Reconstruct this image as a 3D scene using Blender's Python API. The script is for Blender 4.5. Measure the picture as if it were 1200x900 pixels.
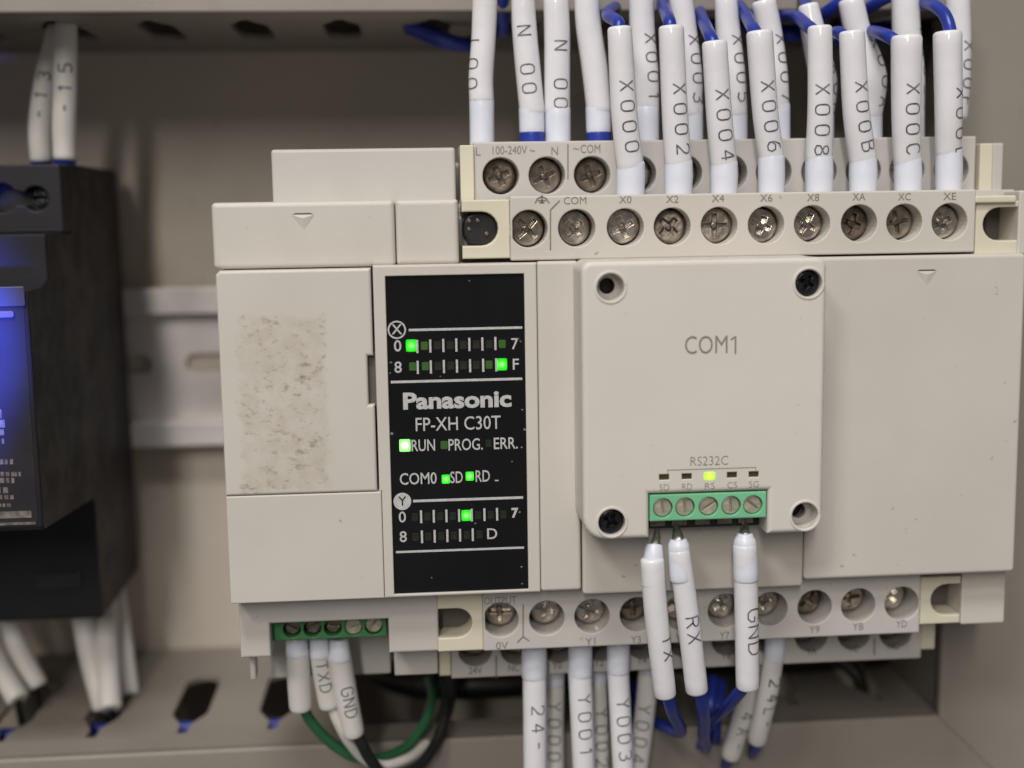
import bpy, bmesh, math, random
from mathutils import Vector, Matrix
from mathutils.geometry import delaunay_2d_cdt
random.seed(7)
for o in list(bpy.data.objects):
    bpy.data.objects.remove(o)
SC = bpy.context.scene
COL = SC.collection
MM = 0.001
PI = math.pi

# ------------------------------------------------------------------ camera
# world: X right, Y away from the camera, Z up; front of the controller lies at Y = 0 (all in mm)
ROT = [[0.9967210840550739, 0.015617079709126295, -0.07939261566063376],
       [-0.026191595904872696, 0.9906416647802753, -0.133951828301523],
       [0.07655769656954269, 0.13559203082306734, 0.9878024702708746]]
F_PX, DIST = 1500.0, 201.65
cam_d = bpy.data.cameras.new('camera')
cam = bpy.data.objects.new('camera', cam_d)
COL.objects.link(cam)
rt, dn, fw = [Vector((r[0], r[2], -r[1])) for r in ROT]
m = Matrix((rt, -dn, -fw)).transposed().to_4x4()
m.translation = Vector((0, -DIST * MM, 0))
cam.matrix_world = m
cam_d.sensor_width = 36
cam_d.lens = 36 * F_PX / 1200
cam_d.clip_start = 0.005
cam_d.clip_end = 20
cam_d.dof.use_dof = True
cam_d.dof.focus_distance = 0.206
cam_d.dof.aperture_fstop = 8.5
cam_d.dof.aperture_blades = 0
SC.camera = cam

# ------------------------------------------------------------------ world, lamps, exposure
w = bpy.data.worlds.new('World')
SC.world = w
w.use_nodes = True
bg = w.node_tree.nodes['Background']
bg.inputs['Color'].default_value = (1.0, 0.94, 0.90, 1)
bg.inputs['Strength'].default_value = 0.13


def area(name, az, el, dist, sx, sy, watts, color):
    d = bpy.data.lights.new(name, 'AREA')
    d.shape = 'RECTANGLE'
    d.size, d.size_y = sx, sy
    d.energy = watts
    d.color = color
    o = bpy.data.objects.new(name, d)
    COL.objects.link(o)
    tgt = Vector((0.03, 0.03, -0.03))
    dr = Vector((math.sin(az) * math.cos(el), -math.cos(az) * math.cos(el), math.sin(el)))
    o.location = tgt + dr * dist
    o.rotation_euler = (-dr).to_track_quat('-Z', 'Y').to_euler()
    return o


R_ = math.radians
area('ceiling_lamp', R_(-11.5), R_(25), 1.4, 0.09, 0.50, 5.8, (1.0, 0.94, 0.865))
area('side_lamp', R_(-31), R_(38), 1.5, 0.24, 0.20, 4.9, (1.0, 0.94, 0.87))
area('overhead_lamp', R_(-14), R_(57), 1.5, 0.40, 0.25, 10.8, (0.985, 0.965, 0.955))
SC.view_settings.view_transform = 'Standard'
SC.view_settings.look = 'None'
SC.view_settings.exposure = 0.09
SC.view_settings.gamma = 1.0
SC.view_settings.use_curve_mapping = False


# ------------------------------------------------------------------ measuring helpers
def P(x, y, Y):
    """point of depth Y (mm) seen at photo pixel x, y -> (X, Z) in mm"""
    a, b, c = x - 600, y - 450, F_PX
    wx = ROT[0][0] * a + ROT[1][0] * b + ROT[2][0] * c
    wd = ROT[0][1] * a + ROT[1][1] * b + ROT[2][1] * c
    wf = ROT[0][2] * a + ROT[1][2] * b + ROT[2][2] * c
    k = (DIST + Y) / wf
    return wx * k, -wd * k


def P3(x, y, Y):
    X, Z = P(x, y, Y)
    return Vector((X, Y, Z))


def RC(x0, y0, x1, y1, Y):
    """upright rectangle measured on the photo -> X0, Z0, X1, Z1"""
    xm, ym = (x0 + x1) / 2, (y0 + y1) / 2
    return P(x0, ym, Y)[0], P(xm, y1, Y)[1], P(x1, ym, Y)[0], P(xm, y0, Y)[1]


# ------------------------------------------------------------------ materials
MATS = {}


def mat(name, col, rough=0.45, metal=0.0, var=0.06, vscale=120.0, bump=0.0, bscale=900.0,
        spec=0.5, emit=None, estr=0.0, coat=0.0, sss=0.0, trans=0.0):
    mt = bpy.data.materials.new(name)
    mt.use_nodes = True
    nt = mt.node_tree
    b = nt.nodes['Principled BSDF']
    b.inputs['Roughness'].default_value = rough
    b.inputs['Metallic'].default_value = metal
    b.inputs['Specular IOR Level'].default_value = spec
    b.inputs['Coat Weight'].default_value = coat
    if sss:
        b.inputs['Subsurface Weight'].default_value = sss
        b.inputs['Subsurface Radius'].default_value = (1, .9, .8)
        b.inputs['Subsurface Scale'].default_value = 0.0015
    tc = nt.nodes.new('ShaderNodeTexCoord')
    nz = nt.nodes.new('ShaderNodeTexNoise')
    nz.inputs['Scale'].default_value = vscale
    nz.inputs['Detail'].default_value = 5
    nt.links.new(tc.outputs['Object'], nz.inputs['Vector'])
    rp = nt.nodes.new('ShaderNodeValToRGB')
    lo = [max(0, c * (1 - var)) for c in col]
    hi = [min(1, c * (1 + var)) for c in col]
    rp.color_ramp.elements[0].position = 0.3
    rp.color_ramp.elements[1].position = 0.7
    rp.color_ramp.elements[0].color = (*lo, 1)
    rp.color_ramp.elements[1].color = (*hi, 1)
    nt.links.new(nz.outputs['Fac'], rp.inputs['Fac'])
    nt.links.new(rp.outputs['Color'], b.inputs['Base Color'])
    rn = nt.nodes.new('ShaderNodeTexNoise')
    rn.inputs['Scale'].default_value = 95
    rn.inputs['Detail'].default_value = 7
    rn.inputs['Roughness'].default_value = 0.7
    nt.links.new(tc.outputs['Object'], rn.inputs['Vector'])
    rm = nt.nodes.new('ShaderNodeMapRange')
    rm.inputs['From Min'].default_value = 0.3
    rm.inputs['From Max'].default_value = 0.7
    rm.inputs['To Min'].default_value = max(0.03, rough * 0.8)
    rm.inputs['To Max'].default_value = min(1, rough * 1.25)
    nt.links.new(rn.outputs['Fac'], rm.inputs['Value'])
    nt.links.new(rm.outputs[0], b.inputs['Roughness'])
    if bump:
        n2 = nt.nodes.new('ShaderNodeTexNoise')
        n2.inputs['Scale'].default_value = bscale
        n2.inputs['Detail'].default_value = 3
        nt.links.new(tc.outputs['Object'], n2.inputs['Vector'])
        bp = nt.nodes.new('ShaderNodeBump')
        bp.inputs['Strength'].default_value = bump
        bp.inputs['Distance'].default_value = 0.0003
        nt.links.new(n2.outputs['Fac'], bp.inputs['Height'])
        nt.links.new(bp.outputs['Normal'], b.inputs['Normal'])
    if emit:
        b.inputs['Emission Color'].default_value = (*emit, 1)
        b.inputs['Emission Strength'].default_value = estr
    MATS[name] = mt
    return mt


IVORY = mat('ivory_plastic', (0.588, 0.556, 0.507), 0.42, var=0.035, vscale=45, bump=0.06, bscale=3500)
SHADEIV = mat('shaded_ivory_plastic', (0.53, 0.508, 0.48), 0.45, var=0.035, vscale=80, bump=0.06, bscale=3500)  # same ivory plastic, with the shade of the set-back tiers in its colour
CREAM = mat('cream_plastic', (0.66, 0.62, 0.49), 0.40, var=0.04, vscale=90)
STAIN = mat('stained_ivory_plastic', (0.588, 0.556, 0.507), 0.42, var=0.035, vscale=45, bump=0.06, bscale=3500)
PANEL = mat('black_panel_film', (0.008, 0.0078, 0.009), 0.18, spec=0.3, var=0.2, vscale=50)
PRINT = mat('white_print', (0.50, 0.50, 0.50), 0.6, var=0.15, vscale=1500)
GPRINT = mat('grey_print', (0.22, 0.20, 0.18), 0.6, var=0.2, vscale=2500)
DPRINT = mat('dark_print', (0.10, 0.095, 0.10), 0.6, var=0.3, vscale=2500)
INK = mat('black_ink', (0.13, 0.13, 0.145), 0.5, var=0.9, vscale=1100)
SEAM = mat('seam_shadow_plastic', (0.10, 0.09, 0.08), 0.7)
NICKEL = mat('nickel_screw', (0.50, 0.46, 0.41), 0.27, metal=1.0, var=0.4, vscale=700, bump=0.22, bscale=1000)
NICKEL2 = mat('brown_nickel_screw', (0.42, 0.37, 0.315), 0.3, metal=1.0, var=0.45, vscale=520, bump=0.3, bscale=800)
DNICKEL = mat('tarnished_nickel', (0.24, 0.205, 0.17), 0.38, metal=1.0, var=0.4, vscale=700, bump=0.25, bscale=1100)
BLACKM = mat('black_screw_steel', (0.022, 0.022, 0.026), 0.25, metal=0.6, var=0.4, vscale=900, bump=0.4, bscale=1500)
BLACKP = mat('black_plastic', (0.014, 0.014, 0.016), 0.35, var=0.3, vscale=200)
PSU = mat('charcoal_plastic', (0.016, 0.0155, 0.019), 0.55, var=0.12, vscale=120, bump=0.06, bscale=2500, spec=0.28)
PSUL = mat('charcoal_label_film', (0.022, 0.021, 0.027), 0.5, var=0.15, vscale=90, spec=0.3)
MODIV = mat('pale_ivory_plastic', (0.652, 0.622, 0.572), 0.42, var=0.02, vscale=60, bump=0.06, bscale=3500)
GREEN = mat('green_terminal_plastic', (0.19, 0.52, 0.29), 0.38, var=0.06, vscale=150)
DGREEN = mat('deep_green_plastic', (0.05, 0.20, 0.07), 0.4, var=0.1, vscale=150)
SLOTM = mat('dull_slotted_screw', (0.46, 0.43, 0.35), 0.5, metal=0.55, var=0.25, vscale=900, bump=0.3, bscale=1500)
DUCT = mat('grey_duct_plastic', (0.262, 0.235, 0.203), 0.45, var=0.06, vscale=40, bump=0.08, bscale=2500)
BACK = mat('grey_enamel_panel', (0.60, 0.535, 0.455), 0.5, var=0.05, vscale=25, bump=0.15, bscale=1200)
STEEL = mat('galvanised_rail', (0.74, 0.70, 0.68), 0.45, metal=0.3, var=0.14, vscale=80, bump=0.15, bscale=900)
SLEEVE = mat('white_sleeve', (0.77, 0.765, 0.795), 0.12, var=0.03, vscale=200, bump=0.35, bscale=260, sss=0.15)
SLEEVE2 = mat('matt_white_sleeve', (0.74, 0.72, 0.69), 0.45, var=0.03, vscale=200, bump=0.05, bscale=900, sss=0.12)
CAPM = mat('bluish_insulating_cap', (0.72, 0.75, 0.84), 0.35, var=0.03, vscale=200, sss=0.25)
BLUEW = mat('blue_wire_insulation', (0.015, 0.035, 0.30), 0.35, var=0.12, vscale=300)
GREENW = mat('green_wire_insulation', (0.025, 0.13, 0.055), 0.4, var=0.12, vscale=300)
WHITEW = mat('white_wire_insulation', (0.62, 0.60, 0.56), 0.4, var=0.05, vscale=300)
BLACKW = mat('black_wire_insulation', (0.010, 0.010, 0.011), 0.4, var=0.2, vscale=300)
FERR = mat('tinned_copper', (0.55, 0.52, 0.48), 0.35, metal=0.9, var=0.3, vscale=1500, bump=0.5, bscale=2500)
LEDOFF = mat('unlit_led_window', (0.016, 0.022, 0.014), 0.3, var=0.3, vscale=600)
LEDDIM = mat('faintly_lit_led', (0.02, 0.06, 0.01), 0.4, emit=(0.05, 0.20, 0.02), estr=0.22)
LEDON = mat('lit_green_led', (0.005, 0.08, 0.005), 0.4, emit=(0.012, 1.0, 0.006), estr=1.2)
LEDHOT = mat('bright_green_led', (0.3, 0.8, 0.3), 0.4, emit=(0.36, 1.0, 0.24), estr=1.7)
LEDYEL = mat('lit_yellow_green_led', (0.3, 0.6, 0.1), 0.4, emit=(0.38, 1.0, 0.02), estr=1.15)
LEDAMB = mat('unlit_amber_led', (0.045, 0.042, 0.012), 0.35, var=0.4, vscale=700)
LEDBLUE = mat('blue_power_led', (0.1, 0.15, 0.9), 0.3, emit=(0.05, 0.09, 1.0), estr=3.0)


def led_face(mt, core, rim, k):
    """lamp window: brightest in the middle, falling off to its rim (object space of the lamp)"""
    nt = mt.node_tree
    b = nt.nodes['Principled BSDF']
    tc = nt.nodes.new('ShaderNodeTexCoord')
    ln = nt.nodes.new('ShaderNodeVectorMath')
    ln.operation = 'LENGTH'
    nt.links.new(tc.outputs['Object'], ln.inputs[0])
    rp = nt.nodes.new('ShaderNodeValToRGB')
    mr = nt.nodes.new('ShaderNodeMapRange')
    mr.inputs['From Max'].default_value = 0.00135
    nt.links.new(ln.outputs['Value'], mr.inputs['Value'])
    nt.links.new(mr.outputs[0], rp.inputs['Fac'])
    e = rp.color_ramp.elements
    e[0].position, e[0].color = 0.12, (*core, 1)
    e[1].position, e[1].color = 1.0, (rim[0] * .12, rim[1] * .12, rim[2] * .12, 1)
    m_ = e.new(0.52)
    m_.color = (*rim, 1)
    nt.links.new(rp.outputs['Color'], b.inputs['Emission Color'])
    b.inputs['Emission Strength'].default_value = k


led_face(LEDON, (0.25, 1.0, 0.16), (0.008, 0.9, 0.004), 1.3)
led_face(LEDHOT, (0.9, 1.0, 0.8), (0.16, 1.0, 0.08), 1.9)
led_face(LEDYEL, (0.75, 1.0, 0.12), (0.30, 0.85, 0.01), 1.35)


def add_dust(mt, lo=0.715, hi=0.78, col=(0.20, 0.165, 0.13, 1), k=0.55):
    """sparse specks of dirt"""
    nt = mt.node_tree
    b = nt.nodes['Principled BSDF']
    src = b.inputs['Base Color'].links[0].from_socket
    tc = nt.nodes.new('ShaderNodeTexCoord')
    n = nt.nodes.new('ShaderNodeTexNoise')
    n.inputs['Scale'].default_value = 640
    n.inputs['Detail'].default_value = 2.5
    nt.links.new(tc.outputs['Object'], n.inputs['Vector'])
    r = nt.nodes.new('ShaderNodeMapRange')
    nt.links.new(n.outputs['Fac'], r.inputs['Value'])
    r.inputs['From Min'].default_value = lo
    r.inputs['From Max'].default_value = hi
    r.inputs['To Max'].default_value = k
    m_ = nt.nodes.new('ShaderNodeMix')
    m_.data_type = 'RGBA'
    nt.links.new(r.outputs[0], m_.inputs['Factor'])
    nt.links.new(src, m_.inputs[6])
    m_.inputs[7].default_value = col
    nt.links.new(m_.outputs[2], b.inputs['Base Color'])


for m_ in (IVORY, SHADEIV, CREAM, MODIV, DUCT, BACK):
    add_dust(m_)


def add_stain(mt):
    """rubbed adhesive residue in a tall patch (object space of the cover), with specks of dirt"""
    nt = mt.node_tree
    b = nt.nodes['Principled BSDF']
    src = b.inputs['Base Color'].links[0].from_socket
    tc = nt.nodes.new('ShaderNodeTexCoord')
    sp = nt.nodes.new('ShaderNodeSeparateXYZ')
    nt.links.new(tc.outputs['Object'], sp.inputs[0])
    wob = nt.nodes.new('ShaderNodeTexNoise')
    wob.inputs['Scale'].default_value = 330
    wob.inputs['Detail'].default_value = 8
    wob.inputs['Roughness'].default_value = 0.65
    nt.links.new(tc.outputs['Object'], wob.inputs['Vector'])

    def ma(op, a, b_=None, c=None):
        n = nt.nodes.new('ShaderNodeMath')
        n.operation = op
        for i, v in enumerate((a, b_, c)):
            if v is None:
                continue
            if isinstance(v, (int, float)):
                n.inputs[i].default_value = v
            else:
                nt.links.new(v, n.inputs[i])
        return n.outputs[0]

    def band(sock, lo, hi, soft):
        w_ = ma('MULTIPLY_ADD', wob.outputs['Fac'], 0.0056, -0.0028)
        s = ma('ADD', sock, w_)
        a = nt.nodes.new('ShaderNodeMapRange')
        a.interpolation_type = 'SMOOTHSTEP'
        nt.links.new(s, a.inputs['Value'])
        a.inputs['From Min'].default_value = lo - soft
        a.inputs['From Max'].default_value = lo + soft
        c = nt.nodes.new('ShaderNodeMapRange')
        c.interpolation_type = 'SMOOTHSTEP'
        nt.links.new(s, c.inputs['Value'])
        c.inputs['From Min'].default_value = hi + soft
        c.inputs['From Max'].default_value = hi - soft
        return ma('MULTIPLY', a.outputs[0], c.outputs[0])

    mask = ma('MULTIPLY', band(sp.outputs['X'], -0.0090, 0.0045, 0.0006), band(sp.outputs['Z'], -0.0172, 0.0105, 0.0008))
    # dirt specks stretched across
    mp = nt.nodes.new('ShaderNodeMapping')
    mp.inputs['Scale'].default_value = (0.75, 1, 1.25)
    nt.links.new(tc.outputs['Object'], mp.inputs['Vector'])
    sk = nt.nodes.new('ShaderNodeTexNoise')
    sk.inputs['Scale'].default_value = 900
    sk.inputs['Detail'].default_value = 7
    sk.inputs['Roughness'].default_value = 0.68
    nt.links.new(mp.outputs[0], sk.inputs['Vector'])
    cl = nt.nodes.new('ShaderNodeTexNoise')
    cl.inputs['Scale'].default_value = 170
    nt.links.new(tc.outputs['Object'], cl.inputs['Vector'])
    v = ma('MULTIPLY_ADD', cl.outputs['Fac'], 0.36, sk.outputs['Fac'])
    mr = nt.nodes.new('ShaderNodeMapRange')
    nt.links.new(v, mr.inputs['Value'])
    mr.inputs['From Min'].default_value = 0.715
    mr.inputs['From Max'].default_value = 0.93
    specks = ma('MULTIPLY', mr.outputs[0], mask)
    patchy = nt.nodes.new('ShaderNodeMapRange')
    nt.links.new(wob.outputs['Fac'], patchy.inputs['Value'])
    patchy.inputs['From Min'].default_value = 0.36
    patchy.inputs['From Max'].default_value = 0.62
    patchy.inputs['To Min'].default_value = 0.15
    m1 = nt.nodes.new('ShaderNodeMix')
    m1.data_type = 'RGBA'
    nt.links.new(ma('MULTIPLY', ma('MULTIPLY', mask, patchy.outputs[0]), 0.55), m1.inputs['Factor'])
    nt.links.new(src, m1.inputs[6])
    m1.inputs[7].default_value = (0.46, 0.40, 0.31, 1)
    m2 = nt.nodes.new('ShaderNodeMix')
    m2.data_type = 'RGBA'
    nt.links.new(ma('MULTIPLY', specks, 0.8), m2.inputs['Factor'])
    nt.links.new(m1.outputs[2], m2.inputs[6])
    m2.inputs[7].default_value = (0.15, 0.105, 0.065, 1)
    nt.links.new(m2.outputs[2], b.inputs['Base Color'])


add_stain(STAIN)


# ------------------------------------------------------------------ object helpers (mm in, metres out)
def wloc(o):
    v = Vector((0, 0, 0))
    while o is not None:
        v = v + o.location
        o = o.parent
    return v


def link(name, me, parent=None, loc=None, mats=None, smooth=None):
    o = bpy.data.objects.new(name, me)
    COL.objects.link(o)
    if mats is not None and not me.materials:
        me.materials.append(mats)
    if parent is not None:
        o.parent = parent
    o.location = (loc if loc is not None else Vector((0, 0, 0))) - wloc(parent)
    return o


def thing(name, label, cat, loc, group=None):
    o = bpy.data.objects.new(name, None)
    COL.objects.link(o)
    o.empty_display_size = 0.005
    o.location = Vector(loc) * MM
    o['label'] = label
    o['category'] = cat
    if group:
        o['group'] = group
    return o


def tag(o, label, cat, group=None):
    o['label'] = label
    o['category'] = cat
    if group:
        o['group'] = group
    return o


class MB:
    """collects faces (mm) and links them as ONE mesh object with its origin at its middle"""

    def __init__(self):
        self.v, self.f, self.s = [], [], []

    def add(self, vs, fs, smooth=False):
        n = len(self.v)
        self.v += [Vector(p) for p in vs]
        for f in fs:
            self.f.append([i + n for i in f])
            self.s.append(smooth)

    def mesh(self, name, mt, origin):
        me = bpy.data.meshes.new(name)
        me.from_pydata([(p - origin) * MM for p in self.v], [], self.f)
        me.polygons.foreach_set('use_smooth', self.s)
        me.materials.append(mt)
        bm = bmesh.new()
        bm.from_mesh(me)
        bmesh.ops.remove_doubles(bm, verts=bm.verts, dist=1e-7)
        bmesh.ops.recalc_face_normals(bm, faces=bm.faces)
        bm.to_mesh(me)
        bm.free()
        me.update()
        return me

    def build(self, name, mt, parent=None):
        lo = Vector([min(p[i] for p in self.v) for i in range(3)])
        hi = Vector([max(p[i] for p in self.v) for i in range(3)])
        c = (lo + hi) / 2
        return link(name, self.mesh(name, mt, c), parent, c * MM)

    # -- shapes
    def plate(self, outline, holes=(), y0=0.0, y1=1.0, bev=0.25, seg=3, ax='xz', hbev=None, back=True, fin=None):
        """flat plate with round-cornered outline and holes; front (y0) edges rounded. ax: xz -> depth Y; xy -> depth Z"""
        hbev = bev if hbev is None else hbev

        def put(u, v, d):
            return (u, d, v) if ax == 'xz' else ((u, v, d) if ax == 'xy' else (d, u, v))

        def ccw(pl):
            a = sum(pl[i][0] * pl[(i + 1) % len(pl)][1] - pl[(i + 1) % len(pl)][0] * pl[i][1] for i in range(len(pl)))
            return list(pl) if a > 0 else list(reversed(pl))

        def inset(pl, d):
            if d == 0:
                return [tuple(p) for p in pl]
            r = []
            n = len(pl)
            for i in range(n):
                p0, p1, p2 = pl[i - 1], pl[i], pl[(i + 1) % n]
                e1 = Vector((p1[0] - p0[0], p1[1] - p0[1]))
                e2 = Vector((p2[0] - p1[0], p2[1] - p1[1]))
                e1.normalize()
                e2.normalize()
                n1, n2 = Vector((-e1.y, e1.x)), Vector((-e2.y, e2.x))
                k = n1 + n2
                if k.length < 1e-6:
                    k = n1
                else:
                    k = k / max(0.25, (1 + n1.dot(n2)))
                r.append((p1[0] + k.x * d, p1[1] + k.y * d))
            return r
        sg = 1 if y1 > y0 else -1
        loops = []
        for i, pl in enumerate([outline] + list(holes)):
            pl = ccw(pl)
            b = bev if i == 0 else hbev
            if i:
                pl = list(reversed(pl))
            rings = []
            if b > 0:
                for k in range(seg + 1):
                    a = PI / 2 * k / seg
                    rings.append((inset(pl, b * (1 - math.sin(a))), y0 + sg * b * (1 - math.cos(a))))
            else:
                rings.append((inset(pl, 0), y0))
            rings.append((inset(pl, 0), y1))
            loops.append(rings)
        pts, eds = [], []
        for rings in loops:
            n0 = len(pts)
            r0 = rings[0][0]
            pts += [Vector(p) for p in r0]
            eds += [(n0 + i, n0 + (i + 1) % len(r0)) for i in range(len(r0))]

        def inside(p, pl):
            c = False
            for i in range(len(pl)):
                a, b = pl[i - 1], pl[i]
                if (a[1] > p[1]) != (b[1] > p[1]) and p[0] < (b[0] - a[0]) * (p[1] - a[1]) / (b[1] - a[1]) + a[0]:
                    c = not c
            return c
        vs, _, fs, _, _, _ = delaunay_2d_cdt(pts, eds, [], 0, 1e-6)
        keep = []
        for f in fs:
            c = sum((vs[i] for i in f), Vector((0, 0))) / len(f)
            if inside(c, loops[0][0][0]) and not any(inside(c, l[0][0]) for l in loops[1:]):
                keep.append(list(f))
        self.add([put(v.x, v.y, y0) for v in vs], keep)
        if back:
            self.add([put(v.x, v.y, y1) for v in [Vector(p) for p in pts]] if False else [], [])
        for rings in loops:
            n = len(rings[0][0])
            vv, ff = [], []
            for pl, d in rings:
                vv += [put(p[0], p[1], d) for p in pl]
            for k in range(len(rings) - 1):
                for i in range(n):
                    j = (i + 1) % n
                    ff.append([k * n + i, k * n + j, (k + 1) * n + j, (k + 1) * n + i])
            self.add(vv, ff)
        if back:
            pts2, ed2 = [], []
            for rings in loops:
                n0 = len(pts2)
                pts2 += [Vector(p) for p in rings[-1][0]]
                ed2 += [(n0 + i, n0 + (i + 1) % len(rings[-1][0])) for i in range(len(rings[-1][0]))]
            vs, _, fs, _, _, _ = delaunay_2d_cdt(pts2, ed2, [], 0, 1e-6)
            keep = []
            for f in fs:
                c = sum((vs[i] for i in f), Vector((0, 0))) / len(f)
                if inside(c, loops[0][-1][0]) and not any(inside(c, l[-1][0]) for l in loops[1:]):
                    keep.append(list(f))
            self.add([put(v.x, v.y, y1) for v in vs], keep)
        return self

    def box(self, x0, x1, y0, y1, z0, z1, bev=0.0, seg=2):
        if bev:
            return self.plate(rrect(x0, z0, x1, z1, bev * 1.2, 3), (), y0, y1, bev, seg)
        return self.plate([(x0, z0), (x1, z0), (x1, z1), (x0, z1)], (), y0, y1, 0)

    def tube(self, pts, rad, n=16, cap=0.5, per=6, ret=False):
        """round bar along smooth path; rad number or list; ends rounded by cap (share of the radius)"""
        P_, Rr = resample(pts, rad, per)
        frames = path_frames(P_)
        rings = []
        for (c, t, nn, bb), r in zip(frames, Rr):
            rings.append([c + (nn * math.cos(2 * PI * k / n) + bb * math.sin(2 * PI * k / n)) * r for k in range(n)])

        def capring(i, sgn):
            c, t, nn, bb = frames[i]
            r = Rr[i]
            out = []
            for q in (0.4, 0.75, 1.0):
                rr = r * (1 - cap * (1 - math.cos(q * PI / 2)))
                off = r * cap * math.sin(q * PI / 2) * sgn
                out.append([c + t * off + (nn * math.cos(2 * PI * k / n) + bb * math.sin(2 * PI * k / n)) * rr for k in range(n)])
            return out
        rings = list(reversed(capring(0, -1))) + rings + capring(len(frames) - 1, 1)
        vv = [p for r in rings for p in r]
        ff = []
        for a in range(len(rings) - 1):
            for k in range(n):
                j = (k + 1) % n
                ff.append([a * n + k, a * n + j, (a + 1) * n + j, (a + 1) * n + k])
        self.add(vv, ff, True)
        self.add(rings[0], [list(range(n))])
        self.add(rings[-1], [list(range(n))])
        return self

    def disc(self, x, z, r, y0, y1, n=24, bev=0.1):
        return self.plate(circle(x, z, r, n), (), y0, y1, bev)


def circle(x, z, r, n=24, ph=0.0):
    return [(x + r * math.cos(2 * PI * k / n + ph), z + r * math.sin(2 * PI * k / n + ph)) for k in range(n)]


def rrect(x0, z0, x1, z1, r, n=4):
    if r <= 0:
        return [(x0, z0), (x1, z0), (x1, z1), (x0, z1)]
    out = []
    for cx, cz, a in ((x1 - r, z1 - r, 0), (x0 + r, z1 - r, 90), (x0 + r, z0 + r, 180), (x1 - r, z0 + r, 270)):
        for k in range(n + 1):
            t = math.radians(a + 90 * k / n)
            out.append((cx + r * math.cos(t), cz + r * math.sin(t)))
    return out


def resample(pts, rad, per):
    pts = [Vector(p) for p in pts]
    if not isinstance(rad, (list, tuple)):
        rad = [rad] * len(pts)
    if len(pts) == 2:
        out = [pts[0].lerp(pts[1], i / per) for i in range(per + 1)]
        rr = [rad[0] + (rad[1] - rad[0]) * i / per for i in range(per + 1)]
        return out, rr
    out, rr = [], []
    n = len(pts)
    for i in range(n - 1):
        p0 = pts[i - 1] if i else pts[0] * 2 - pts[1]
        p3 = pts[i + 2] if i + 2 < n else pts[-1] * 2 - pts[-2]
        p1, p2 = pts[i], pts[i + 1]
        for k in range(per):
            t = k / per
            out.append(0.5 * ((2 * p1) + (p2 - p0) * t + (2 * p0 - 5 * p1 + 4 * p2 - p3) * t * t + (3 * p1 - p0 - 3 * p2 + p3) * t ** 3))
            rr.append(rad[i] + (rad[i + 1] - rad[i]) * t)
    out.append(pts[-1])
    rr.append(rad[-1])
    return out, rr


def path_frames(P_):
    """centre, tangent, front-facing normal (towards the viewer side, -Y) and sideways vector"""
    fr = []
    prev = None
    for i, c in enumerate(P_):
        t = (P_[min(i + 1, len(P_) - 1)] - P_[max(i - 1, 0)]).normalized()
        ref = Vector((0, -1, 0)) if prev is None else prev
        nn = ref - t * ref.dot(t)
        if nn.length < 1e-3:
            nn = Vector((1, 0, 0)) - t * t.x
        nn.normalize()
        prev = nn
        bb = nn.cross(t).normalized()
        fr.append((c, t, nn, bb))
    return fr


# ------------------------------------------------------------------ flat print from the built-in font
def text_mesh(txt, size, bold=0.0, align='CENTER', sx=1.0, spacing=1.0):
    cu = bpy.data.curves.new('t', 'FONT')
    cu.body = txt
    cu.size = size
    cu.align_x = align
    cu.align_y = 'CENTER'
    cu.offset = bold
    cu.space_character = spacing
    cu.resolution_u = 3
    o = bpy.data.objects.new('t', cu)
    COL.objects.link(o)
    dg = bpy.context.evaluated_depsgraph_get()
    me = bpy.data.meshes.new_from_object(o.evaluated_get(dg))
    vs = [(v.co.x * sx, v.co.y) for v in me.vertices]
    fs = [list(p.vertices) for p in me.polygons]
    bpy.data.objects.remove(o)
    bpy.data.curves.remove(cu)
    bpy.data.meshes.remove(me)
    return vs, fs


def put_text(mb, txt, X, Z, Y, cap_h, bold=0.0, align='CENTER', width=None, rot=0.0, spacing=1.0):
    """cap_h: height of a capital in mm; width: fit to this width"""
    vs, fs = text_mesh(txt, cap_h / 0.69, bold, align, 1.0, spacing)
    if not vs:
        return
    sx = 1.0
    if width:
        ww = max(v[0] for v in vs) - min(v[0] for v in vs)
        sx = width / ww
    ca, sa = math.cos(rot), math.sin(rot)
    mb.add([(X + v[0] * sx * ca - v[1] * sa, Y, Z + v[0] * sx * sa + v[1] * ca) for v in vs], fs)


def put_line(mb, x0, z0, x1, z1, Y, wd):
    d = Vector((x1 - x0, z1 - z0)).normalized()
    n = Vector((-d.y, d.x)) * wd / 2
    mb.add([(x0 + n.x, Y, z0 + n.y), (x1 + n.x, Y, z1 + n.y), (x1 - n.x, Y, z1 - n.y), (x0 - n.x, Y, z0 - n.y)], [[0, 1, 2, 3]])


def put_ring(mb, x, z, r0, r1, Y, n=28):
    a, b = circle(x, z, r0, n), circle(x, z, r1, n)
    mb.add([(p[0], Y, p[1]) for p in a + b], [[i, (i + 1) % n, n + (i + 1) % n, n + i] for i in range(n)])


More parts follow.
